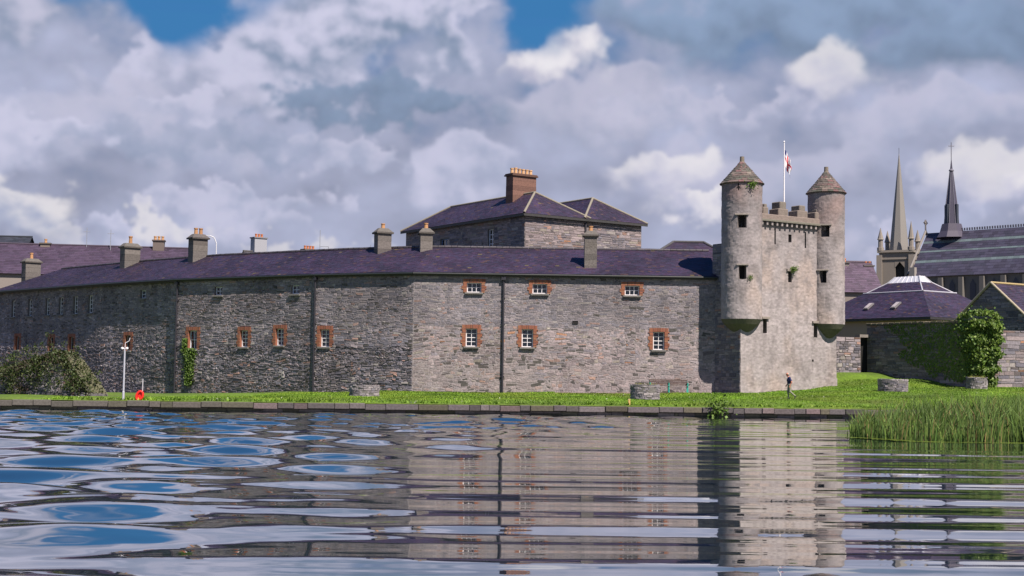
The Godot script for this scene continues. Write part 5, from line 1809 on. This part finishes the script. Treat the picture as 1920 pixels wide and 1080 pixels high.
func stone_drum(at: Vector3, r: float, h: float, label: String, sd: int, tufts: int) -> void:
	var T := thing("stone_drum", at, label, "stone drum", "low round stone drums on the lawn")
	var map := drum_map(Vector3.ZERO, r)
	var c := Mesher.new()
	c.lathe(Vector3.ZERO, [Vector2(r * 1.0, -0.3), Vector2(r, h - 0.05), Vector2(0.02, h)], 24, Color(0.17, 0.165, 0.16))
	own(c, "core", mats.stone, T)
	var st := rubble(map, -PI * r, PI * r, -0.2, h, [], {"seed": sd, "hmin": 0.09, "hmax": 0.17, "lmin": 0.14, "lmax": 0.42, "proud": 0.05, "tone": func(_u, _v, q): return mixed(q, [[3.0, Color(0.27, 0.255, 0.25)], [2.0, Color(0.21, 0.20, 0.205)], [1.0, Color(0.33, 0.31, 0.295)], [0.8, Color(0.14, 0.14, 0.15)]], 0.25)})
	for s in st:
		var m := Mesher.new()
		put_stone(m, s)
		own(m, "stone", mats.stone, T)
	if tufts:
		var g := Mesher.new()
		var q := RandomNumberGenerator.new()
		q.seed = sd
		for i in tufts * 26:
			var a := q.randf() * TAU
			var d := sqrt(q.randf()) * r * 0.9
			var o := Vector3(cos(a) * d, h - 0.03, sin(a) * d)
			var lean := Vector3(q.randf_range(-0.08, 0.08), q.randf_range(0.06, 0.18), q.randf_range(-0.08, 0.08))
			g.tri(o - Vector3(0.02, 0, 0), o + Vector3(0.02, 0, 0), o + lean, Color(0.16, 0.17, 0.03) * q.randf_range(0.6, 1.2))
		own(g, "moss_tuft", mats.blade, T)

func build_bench() -> void:
	var y := land(11.1, -95.9)
	var T := thing("park_bench", Vector3(10.75, y, -95.9), "teal framed park bench with wooden slats against the barrack wall", "bench")
	var teal := Color(0.03, 0.33, 0.27)
	var wood := Color(0.075, 0.05, 0.045)
	for x in [-1.28, 0.0, 1.28]:
		var f := Mesher.new()
		var t := 0.07
		f.box(Transform3D(Basis(), Vector3(x, 0.22, 0.24)), Vector3(t, 0.46, t), teal)
		f.box(Transform3D(Basis(Vector3.RIGHT, -0.12), Vector3(x, 0.42, -0.24)), Vector3(t, 0.88, t), teal)
		f.box(Transform3D(Basis(), Vector3(x, 0.42, 0.02)), Vector3(t * 0.9, 0.05, 0.5), teal)
		f.box(Transform3D(Basis(), Vector3(x, 0.64, 0.05)), Vector3(t * 1.1, 0.05, 0.52), teal)
		f.box(Transform3D(Basis(), Vector3(x, 0.53, 0.28)), Vector3(t * 0.9, 0.2, 0.05), teal)
		f.box(Transform3D(Basis(), Vector3(x, 0.02, 0.27)), Vector3(t, 0.05, 0.16), teal)
		own(f, "leg_frame", mats.paint, T)
	for k in 4:
		var s := Mesher.new()
		s.cbox(Transform3D(Basis(), Vector3(0, 0.465, 0.23 - k * 0.125)), Vector3(2.62, 0.035, 0.10), 0.008, wood * rng.randf_range(0.8, 1.1))
		own(s, "seat_slat", mats.plain, T)
	for k in 3:
		var s := Mesher.new()
		s.cbox(Transform3D(Basis(Vector3.RIGHT, -0.12), Vector3(0, 0.60 + k * 0.125, -0.22 - k * 0.015)), Vector3(2.62, 0.09, 0.035), 0.008, wood * rng.randf_range(1.0, 1.5))
		own(s, "back_slat", mats.plain, T)

func build_small() -> void:
	stone_drum(Vector3(8.58, land(8.58, -90) - 0.02, -90.0), 0.92, 0.98, "grey round stone drum standing in front of the teal bench", 201, 2)
	stone_drum(Vector3(-9.43, land(-9.43, -91) - 0.02, -91.0), 0.95, 0.78, "low pale round stone drum on the lawn near the bend of the range", 202, 0)
	stone_drum(Vector3(25.76, land(25.76, -95) - 0.02, -95.0), 0.97, 0.92, "round stone drum on the grass mound right of the water gate", 203, 0)
	stone_drum(Vector3(31.57, land(31.57, -95.5) - 0.02, -95.5), 0.68, 0.84, "small round stone drum with mossy top beside the ivy", 204, 3)
	build_bench()
	var P := thing("marker_post", Vector3(7.04, 0.53, -83.6), "short yellow wooden marker post on the quay edge", "post")
	var pm := Mesher.new()
	pm.cbox(Transform3D(Basis(), Vector3(0, 0.20, 0)), Vector3(0.13, 0.46, 0.13), 0.02, Color(0.62, 0.42, 0.14))
	own(pm, "post", mats.plain, P)
	var pc := Mesher.new()
	pc.cbox(Transform3D(Basis(), Vector3(0, 0.44, 0)), Vector3(0.15, 0.03, 0.15), 0.01, Color(0.7, 0.55, 0.25))
	own(pc, "cap", mats.plain, P)
	# lamp post by the left end of the lawn
	var lz := quay_z(-21.7) - 0.55
	var L := thing("lamp_post", Vector3(-21.7, 0.52, lz), "slim pale lamp post with round lamps at the left end of the lawn", "lamp post")
	var lm := Mesher.new()
	lm.lathe(Vector3.ZERO, [Vector2(0.075, -0.1), Vector2(0.07, 0.5), Vector2(0.055, 0.55), Vector2(0.048, 2.95)], 10, Color(0.36, 0.38, 0.43))
	own(lm, "post", mats.metal, L)
	var la := Mesher.new()
	la.tube([Vector3(-0.12, 2.93, 0.02), Vector3(0.12, 2.93, 0.02)], 0.03, 6, Color(0.5, 0.52, 0.55))
	la.tube([Vector3(0.0, 2.9, 0), Vector3(0.02, 3.25, 0), Vector3(0.22, 3.36, 0), Vector3(0.28, 3.55, 0)], 0.022, 5, Color(0.5, 0.52, 0.55))
	own(la, "bracket", mats.metal, L)
	for s in [-1, 1]:
		var g := Mesher.new()
		var prof := []
		for k in 9:
			prof.append(Vector2(0.075 * sin(PI * k / 8.0) + 0.002, -0.075 * cos(PI * k / 8.0)))
		g.lathe(Vector3(s * 0.13, 2.95, 0.03), prof, 12, Color(0.75, 0.76, 0.78))
		own(g, "lamp_globe", mats.paint, L)
	# red lifebuoy holder
	var bz := quay_z(-20.8) - 0.6
	var B := thing("lifebuoy_stand", Vector3(-20.8, 0.52, bz), "red lifebuoy housing on a thin grey post near the lamp post", "lifebuoy")
	var bp := Mesher.new()
	bp.tube([Vector3(0.10, -0.1, -0.05), Vector3(0.10, 1.25, -0.05)], 0.03, 7, Color(0.42, 0.42, 0.44))
	own(bp, "post", mats.metal, B)
	var bh := Mesher.new()
	var lean := Basis(Vector3.BACK, -0.38)
	for k in 16:
		var a := TAU * k / 16
		var b := TAU * (k + 1) / 16
		var p0 := lean * Vector3(cos(a) * 0.17, sin(a) * 0.26, 0) + Vector3(-0.03, 0.30, 0.05)
		var p1 := lean * Vector3(cos(b) * 0.17, sin(b) * 0.26, 0) + Vector3(-0.03, 0.30, 0.05)
		bh.tube([p0, p1], 0.075, 8, Color(0.68, 0.02, 0.015))
	own(bh, "ring", mats.paint, B)
	var bb := Mesher.new()
	bb.box(Transform3D(lean, Vector3(-0.03, 0.30, 0.0)), Vector3(0.30, 0.48, 0.06), Color(0.6, 0.02, 0.015))
	own(bb, "back_plate", mats.paint, B)
	# weeds on the gate and the quay
	weed(Vector3(19.6, 9.85, -97.62), 0.32, "leafy weed growing over the middle light of the water gate", 3)
	weed(Vector3(16.15, 15.3, -94.72), 0.40, "green weed under the cap of the left turret", 4)
	weed(Vector3(16.05, 9.05, -94.76), 0.25, "small weed on the sill of the left turret's lower opening", 8)
	weed(Vector3(12.38, 0.30, quay_z(12.38) + 0.1), 0.75, "bushy weed growing out of the quay wall", 5)

func weed(at: Vector3, size: float, label: String, sd: int) -> void:
	var T := thing("wall_weed", at, label, "weed", "weeds rooted in the old walls")
	var r := RandomNumberGenerator.new()
	r.seed = sd
	var m := Mesher.new()
	var pts := []
	for i in 260:
		var d := Vector3(r.randfn(0, 0.42), r.randfn(0.25, 0.40), r.randfn(0, 0.42)) * size
		pts.append(d)
	leaf_cloud(m, pts, size * 0.22, func(_p, rr): return Color(0.09, 0.16, 0.02) * rr.randf_range(0.5, 1.3), r)
	for i in 30:
		var tip := Vector3(r.randfn(0, 0.5), r.randf_range(0.5, 1.1), r.randfn(0, 0.4)) * size
		m.tri(Vector3(-0.012, 0, 0), Vector3(0.012, 0, 0), tip, Color(0.10, 0.17, 0.02))
	own(m, "foliage", mats.leaf, T)

func build_left_bank() -> void:
	# old overgrown rubble wall at the left end of the quay
	var T := thing("ruined_wall", Vector3(-27, 0.5, -85), "sloping overgrown rubble wall at the left end of the quay", "wall")
	var q := Vector3(-24.9, 0, -82.9)
	var ph := deg_to_rad(33)
	var u := Vector3(cos(ph), 0, sin(ph))
	var n := Vector3(-sin(ph), 0, cos(ph))
	var L := 15.0
	var o := q - u * L
	var map := flat_map(o, u, n)
	var topf := func(x): return lerpf(1.7, 3.25, clampf((x - (L - 10.0)) / 7.2, 0, 1)) if x < L - 2.6 else lerpf(3.25, 0.9, clampf((x - L + 2.6) / 2.6, 0, 1))
	var core := Mesher.new()
	var st := []
	var x := 0.0
	while x < L - 0.01:
		var w := 0.75
		var t0: float = topf.call(x)
		var t1: float = topf.call(x + w)
		core.quad(map.call(x, -0.5, 0), map.call(x + w, -0.5, 0), map.call(x + w, t1, -0.35), map.call(x, t0, -0.35), Color(0.18, 0.17, 0.165))
		core.quad(map.call(x, t0, -0.35), map.call(x + w, t1, -0.35), map.call(x + w, t1 - 0.1, -1.6), map.call(x, t0 - 0.1, -1.6), Color(0.12, 0.12, 0.07))
		var lean := func(a, b, d): return o + u * a + Vector3.UP * b + n * (d - 0.35 * clampf(b / 3.0, 0, 1))
		st.append_array(rubble(lean, x, x + w, 0.3, minf(t0, t1), [], {"seed": int(x * 20) + 5, "lmin": 0.2, "lmax": 0.6, "proud": 0.09, "jitter": 0.03, "tone": func(_u, _v, r): return mixed(r, GREY_STONE, 0.3)}))
		x += w
	core.quad(map.call(L, -0.5, 0), map.call(L, -0.5, -1.6), map.call(L, 0.8, -1.6), map.call(L, 0.9, -0.35), Color(0.18, 0.17, 0.165))
	st.append_array(rubble(flat_map(q, -n, u), 0.0, 1.2, 0.2, 0.8, [], {"seed": 66, "proud": 0.1, "jitter": 0.03, "tone": func(_u, _v, r): return mixed(r, GREY_STONE, 0.3)}))
	part(core, "core", mats.stone, T)
	lay(st, T, mats.stone, 140)
	var r := RandomNumberGenerator.new()
	r.seed = 61
	var cover := Mesher.new()
	var cp := []
	for i in 7000:
		var ux := r.randf_range(0.5, L + 0.1)
		var tp: float = topf.call(ux)
		var dn := r.randf()
		cp.append(map.call(ux, tp - 0.9 * dn * dn * r.randf() + r.randf_range(-0.05, 0.18), r.randf_range(-1.5, -0.2) if r.randf() < 0.55 else -0.15 + r.randf_range(-0.1, 0.12)))
	leaf_cloud(cover, cp, 0.12, func(_p, rr): return Color(0.038, 0.062, 0.012).lerp(Color(0.06, 0.068, 0.018), rr.randf()) * rr.randf_range(0.45, 1.15), r)
	part(cover, "overgrowth", mats.leaf, T)
	for k in 7:                                          # bushes growing over it, each with its own clump of twigs
		var bx: float = [3.4, 6.0, 8.2, 10.2, 12.2, 13.9, 9.2][k]
		var size: float = [0.95, 1.0, 1.05, 1.0, 0.85, 0.7, 0.9][k]
		var c: Vector3 = map.call(bx, topf.call(bx) - (0.25 if k < 6 else 1.3), 0.05)
		var label: String = ["dark bramble bush at the far left end of the ruined wall", "bramble bush sprawling down the left half of the ruined wall", "olive green bush on the crest of the ruined wall", "bright topped bush under the last window of the far wing", "bush two thirds along the crest of the ruined wall", "thin bush at the right end of the ruined wall", "low bush halfway down the face of the ruined wall"][k]
		var B := thing("bush", c, label, "bush", "bushes on the ruined wall")
		var m := Mesher.new()
		var tw := Mesher.new()
		for i in 34:
			var d := Vector3(r.randfn(0, 0.8), r.randfn(-0.15, 0.5), r.randfn(0.25, 0.45)) * size
			tw.tube([Vector3(0, -0.4, 0), d * 0.6 + Vector3(0, 0.1, 0), d], 0.012, 4, Color(0.09, 0.07, 0.05))
			var pts := []
			for j in 26: pts.append(d + Vector3(r.randfn(0, 0.14), r.randfn(0, 0.13), r.randfn(0, 0.14)))
			leaf_cloud(m, pts, 0.11, func(_p, rr): return Color(0.034, 0.062, 0.010).lerp(Color(0.058, 0.07, 0.016), rr.randf() * 0.6) * rr.randf_range(0.45, 1.2), r)
		own(m, "foliage", mats.leaf, B)
		own(tw, "twig", mats.plain, B)
	# ivy hanging under the last tall window of the nearer wing
	var wall_u := Vector3(cos(deg_to_rad(33)), 0, sin(deg_to_rad(33)))
	var wall_n := Vector3(-sin(deg_to_rad(33)), 0, cos(deg_to_rad(33)))
	var w0 := Vector3(-25.89, 0, -108.52) + wall_u * 1.75
	var I := thing("ivy", w0 + Vector3(0, 0.9, 0), "tongue of dark ivy hanging below a window of the range", "ivy")
	var im := Mesher.new()
	var ip := []
	for i in 2600:
		var v := r.randf()
		var y := lerpf(1.15, 3.95, v)
		var half := 0.35 + 0.32 * v
		ip.append(w0 + wall_u * (r.randfn(0, 0.45) * half - 0.05) + wall_n * r.randf_range(0.05, 0.24) + Vector3(0, y, 0))
	for i in 420:
		ip.append(w0 + wall_u * r.randf_range(-0.85, -0.35) + wall_n * r.randf_range(0.05, 0.2) + Vector3(0, r.randf_range(3.6, 4.7), 0))
	leaf_cloud(im, ip, 0.14, func(_p, rr): return Color(0.05, 0.10, 0.012).lerp(Color(0.10, 0.17, 0.02), rr.randf()) * rr.randf_range(0.6, 1.2), r, wall_n * 0.6)
	part(im, "foliage", mats.leaf, I)

func build_reeds() -> void:
	var r := RandomNumberGenerator.new()
	r.seed = 88
	var m := Mesher.new()
	var c0 := Color(0.05, 0.11, 0.018)
	for i in 13000:
		var t := pow(r.randf(), 0.75)
		var x := 13.6 + 17.0 * t
		var front := -53.6 - 0.3 * sin(x * 1.7) - maxf(0.0, 15.6 - x) * 1.2
		var deep := clampf((x - 13.0) * 2.4, 0.5, 9.0)
		var z := front - deep * pow(r.randf(), 1.3)
		var clump := fbm.get_noise_2d(x * 3.0, z * 3.0)
		if clump < -0.22 and r.randf() < 0.75: continue
		var h := (0.85 + 0.85 * clampf((x - 13.4) / 4.0, 0, 1)) * r.randf_range(0.5, 1.18) + 0.5 * clump
		if absf(x - 17.2) < 0.8 and z > front - 1.2: h *= 0.55
		var o := Vector3(x, -0.08, z)
		var lean := Vector3(r.randfn(0.04, 0.19), 0, r.randfn(0.02, 0.15)) * h
		var w := r.randf_range(0.010, 0.020)
		var a := r.randf_range(-0.7, 0.7)
		var s := Vector3(cos(a), 0, sin(a)) * w
		var mid := o + lean * 0.35 + Vector3(0, h * 0.6, 0)
		var tip := o + lean * (1.0 + r.randf() * 0.5) + Vector3(0, h * (1.0 if r.randf() < 0.8 else 0.75), 0)
		var c := c0.lerp(Color(0.12, 0.19, 0.03), r.randf()) * r.randf_range(0.45, 1.3)
		if r.randf() < 0.08: c = Color(0.21, 0.155, 0.06) * r.randf_range(0.5, 1.1)
		m.quad(o - s, o + s, mid + s * 0.9, mid - s * 0.9, c)
		m.tri(mid - s * 0.9, mid + s * 0.9, tip, c)
	single(m, "reeds", mats.blade, "dense bed of tall green reeds standing in the river on the right", "reeds", "", "stuff")
	# scum of duckweed along the foot of the reeds
	var d := Mesher.new()
	for i in 2600:
		var x := r.randf_range(13.2, 27.0)
		var front := -53.4 - 0.3 * sin(x * 1.7) - maxf(0.0, 15.6 - x) * 1.2
		var z := front + absf(r.randfn(0, 0.28)) - 0.2
		var s := r.randf_range(0.03, 0.09)
		var y := 0.035 + water_at(x, z).x
		d.quad(Vector3(x - s, y, z), Vector3(x, y, z + s), Vector3(x + s, y, z), Vector3(x, y, z - s), Color(0.14, 0.20, 0.02) * r.randf_range(0.7, 1.2))
	single(d, "duckweed", mats.leaf, "yellow green duckweed floating along the foot of the reeds", "duckweed", "", "stuff")

# ---------------------------------------------------------------- the walker

# tapered bones: [a, b, radius a, radius b, colour]
func field(p: Vector3, bones: Array, k: float) -> float:
	var d := 9.0
	for b in bones:
		var ab: Vector3 = b[1] - b[0]
		var t := clampf((p - b[0]).dot(ab) / ab.length_squared(), 0, 1)
		var e: float = (p - b[0] - ab * t).length() - lerpf(b[2], b[3], t)
		var h := maxf(k - absf(d - e), 0.0) / k
		d = minf(d, e) - h * h * k * 0.25
	return d

func bone_tone(p: Vector3, bones: Array) -> Color:
	var best := 9.0
	var c := Color.WHITE
	for b in bones:
		var ab: Vector3 = b[1] - b[0]
		var t := clampf((p - b[0]).dot(ab) / ab.length_squared(), 0, 1)
		var e: float = (p - b[0] - ab * t).length() - lerpf(b[2], b[3], t)
		if e < best:
			best = e
			c = b[4]
	return c

func nets(m: Mesher, bones: Array, lo: Vector3, hi: Vector3, cell: float, k: float) -> void:
	var n := Vector3i(((hi - lo) / cell).ceil()) + Vector3i.ONE
	var f := PackedFloat32Array()
	f.resize(n.x * n.y * n.z)
	for z in n.z:
		for y in n.y:
			for x in n.x:
				f[(z * n.y + y) * n.x + x] = field(lo + Vector3(x, y, z) * cell, bones, k)
	var at := {}
	for z in n.z - 1:
		for y in n.y - 1:
			for x in n.x - 1:
				var s := Vector3.ZERO
				var cnt := 0
				for e in [[0, 0, 0, 1, 0, 0], [0, 1, 0, 1, 1, 0], [0, 0, 1, 1, 0, 1], [0, 1, 1, 1, 1, 1], [0, 0, 0, 0, 1, 0], [1, 0, 0, 1, 1, 0], [0, 0, 1, 0, 1, 1], [1, 0, 1, 1, 1, 1], [0, 0, 0, 0, 0, 1], [1, 0, 0, 1, 0, 1], [0, 1, 0, 0, 1, 1], [1, 1, 0, 1, 1, 1]]:
					var a := f[((z + e[2]) * n.y + y + e[1]) * n.x + x + e[0]]
					var b := f[((z + e[5]) * n.y + y + e[4]) * n.x + x + e[3]]
					if (a < 0) != (b < 0):
						s += Vector3(e[0], e[1], e[2]).lerp(Vector3(e[3], e[4], e[5]), a / (a - b))
						cnt += 1
				if cnt: at[Vector3i(x, y, z)] = lo + (Vector3(x, y, z) + s / cnt) * cell
	var nor := func(p): return Vector3(field(p + Vector3(0.004, 0, 0), bones, k) - field(p - Vector3(0.004, 0, 0), bones, k), field(p + Vector3(0, 0.004, 0), bones, k) - field(p - Vector3(0, 0.004, 0), bones, k), field(p + Vector3(0, 0, 0.004), bones, k) - field(p - Vector3(0, 0, 0.004), bones, k)).normalized()
	var nn := {}
	var cc := {}
	for q in at:
		nn[q] = nor.call(at[q])
		cc[q] = bone_tone(at[q], bones)
	for q in at:
		for ax in 3:
			var e := Vector3i.ZERO
			e[ax] = 1
			var o := q as Vector3i
			var p := o + e
			if p.x >= n.x or p.y >= n.y or p.z >= n.z: continue
			var a := f[(o.z * n.y + o.y) * n.x + o.x]
			var b := f[(p.z * n.y + p.y) * n.x + p.x]
			if (a < 0) == (b < 0): continue
			var d1 := Vector3i.ZERO
			d1[(ax + 1) % 3] = -1
			var d2 := Vector3i.ZERO
			d2[(ax + 2) % 3] = -1
			var ring := [o, o + d1, o + d1 + d2, o + d2]
			if a >= 0: ring.reverse()
			var ok := true
			for g in ring:
				if not at.has(g): ok = false
			if ok:
				m.smooth_quad(ring.map(func(g): return at[g]), ring.map(func(g): return nn[g]), ring.map(func(g): return cc[g]))

func build_walker() -> void:
	var shirt := Color(0.012, 0.018, 0.085)
	var skin := Color(0.46, 0.20, 0.14)
	var pants := Color(0.22, 0.225, 0.18)
	var shoe := Color(0.03, 0.03, 0.035)
	var T := thing("person", Vector3(17.7, land(17.7, -89.5), -89.5), "person in a navy shirt and grey trousers walking left across the lawn", "person")
	T.rotation.y = PI
	# own x: forwards, y: up
	var v := func(x, y, z): return Vector3(x, y, z)
	var body := [
		[v.call(-0.02, 0.90, 0.06), v.call(-0.02, 0.90, -0.06), 0.125, 0.125, pants], [v.call(-0.02, 0.98, 0), v.call(0.02, 1.20, 0), 0.145, 0.155, shirt],
		[v.call(0.02, 1.20, 0.07), v.call(0.02, 1.20, -0.07), 0.13, 0.13, shirt], [v.call(0.02, 1.33, 0.14), v.call(0.02, 1.33, -0.14), 0.075, 0.075, shirt], [v.call(0.04, 1.36, 0), v.call(0.085, 1.46, 0), 0.06, 0.055, skin],
		[v.call(0.01, 0.86, 0.085), v.call(0.07, 0.46, 0.09), 0.092, 0.062, pants], [v.call(0.07, 0.46, 0.09), v.call(0.03, 0.10, 0.09), 0.060, 0.046, pants], [v.call(0.0, 0.05, 0.09), v.call(0.19, 0.035, 0.095), 0.044, 0.034, shoe],
		[v.call(-0.02, 0.86, -0.085), v.call(-0.03, 0.47, -0.09), 0.092, 0.062, pants], [v.call(-0.03, 0.47, -0.09), v.call(-0.33, 0.22, -0.09), 0.060, 0.046, pants], [v.call(-0.38, 0.20, -0.09), v.call(-0.31, 0.04, -0.095), 0.042, 0.034, shoe],
		[v.call(0.02, 1.34, -0.17), v.call(-0.05, 1.17, -0.215), 0.062, 0.056, shirt], [v.call(-0.05, 1.17, -0.215), v.call(-0.10, 1.07, -0.225), 0.042, 0.040, skin], [v.call(-0.10, 1.07, -0.225), v.call(0.0, 0.87, -0.225), 0.039, 0.027, skin],
		[v.call(0.02, 1.34, 0.17), v.call(0.0, 1.17, 0.215), 0.062, 0.056, shirt], [v.call(0.0, 1.17, 0.215), v.call(0.0, 1.07, 0.225), 0.042, 0.040, skin], [v.call(0.0, 1.07, 0.225), v.call(0.13, 0.90, 0.21), 0.039, 0.027, skin]]
	var m := Mesher.new()
	nets(m, body, Vector3(-0.48, -0.02, -0.32), Vector3(0.28, 1.52, 0.32), 0.021, 0.04)
	# head with brow, nose, jaw, ears
	var hc: Vector3 = v.call(0.11, 1.555, 0)
	var head := [[hc + v.call(-0.015, 0.015, 0), hc + v.call(0.015, 0.025, 0), 0.088, 0.084, skin], [hc + v.call(0.03, -0.06, 0), hc + v.call(0.055, -0.07, 0), 0.058, 0.048, skin], [hc + v.call(0.10, 0.01, 0), hc + v.call(0.112, -0.025, 0), 0.010, 0.016, skin],
		[hc + v.call(0.09, 0.03, 0.03), hc + v.call(0.09, 0.03, -0.03), 0.016, 0.016, skin], [hc + v.call(0.0, -0.015, 0.085), hc + v.call(0.0, 0.02, 0.09), 0.018, 0.02, skin], [hc + v.call(0.0, -0.015, -0.085), hc + v.call(0.0, 0.02, -0.09), 0.018, 0.02, skin], [hc + v.call(-0.02, -0.09, 0), hc + v.call(-0.03, -0.14, 0), 0.055, 0.06, skin]]
	nets(m, head, hc - Vector3(0.13, 0.17, 0.13), hc + Vector3(0.15, 0.14, 0.13), 0.011, 0.02)
	# hands: palm, four fingers, thumb
	for s in [[v.call(0.0, 0.87, -0.225), v.call(0.35, -0.9, 0.0)], [v.call(0.13, 0.90, 0.21), v.call(0.55, -0.83, 0.0)]]:
		var w: Vector3 = s[0]
		var d: Vector3 = s[1].normalized()
		var f := d.cross(Vector3.BACK).normalized()       # across the palm
		var hand := [[w, w + d * 0.035, 0.026, 0.026, skin], [w + d * 0.04 - f * 0.022, w + d * 0.085 - f * 0.025, 0.017, 0.014, skin], [w + d * 0.04 + f * 0.022, w + d * 0.085 + f * 0.025, 0.017, 0.014, skin]]
		for q in 4:
			var b := w + d * 0.085 + f * (-0.03 + q * 0.02)
			var l: float = [0.05, 0.062, 0.066, 0.058][q]
			var e := b + d * l * 0.55 + f * 0.006
			hand.append([b, e, 0.0095, 0.009, skin])
			hand.append([e, e + (d * 0.6 + f * 0.65).normalized() * l * 0.55, 0.009, 0.0075, skin])
		hand.append([w + d * 0.03 + f * 0.02, w + d * 0.055 + f * 0.05, 0.012, 0.011, skin])
		hand.append([w + d * 0.055 + f * 0.05, w + d * 0.09 + f * 0.058, 0.011, 0.008, skin])
		nets(m, hand, w - Vector3(0.08, 0.20, 0.06), w + Vector3(0.17, 0.05, 0.06), 0.0085, 0.006)
	own(m, "body", mats.cloth, T)
	var hair := Mesher.new()
	nets(hair, [[hc + v.call(-0.035, 0.0, 0.03), hc + v.call(-0.035, 0.0, -0.03), 0.073, 0.073, Color(0.30, 0.27, 0.25)], [hc + v.call(-0.02, 0.045, 0), hc + v.call(0.0, 0.05, 0), 0.070, 0.062, Color(0.30, 0.27, 0.25)]], hc - Vector3(0.14, 0.1, 0.13), hc + Vector3(0.1, 0.14, 0.13), 0.014, 0.02)
	own(hair, "hair", mats.cloth, T)
	var eyes := Mesher.new()
	for s in [-1, 1]:
		eyes.lathe(hc + v.call(0.094, 0.006, s * 0.033), [Vector2(0.002, -0.008), Vector2(0.009, 0), Vector2(0.002, 0.008)], 8, Color(0.05, 0.04, 0.04))
	own(eyes, "eye", mats.skin, T)

func _ready() -> void:
	rng.seed = 7
	fbm.seed = 4; fbm.frequency = 0.12; fbm.fractal_octaves = 4
	low.seed = 15; low.frequency = 0.02; low.fractal_octaves = 3
	make_view()
	make_materials()
	build_land()
	build_water()
	build_quay()
	build_barracks()
	build_gate()
	build_keep()
	build_behind()
	build_museum()
	build_churches()
	build_right_walls()
	build_left_bank()
	build_small()
	build_reeds()
	build_walker()
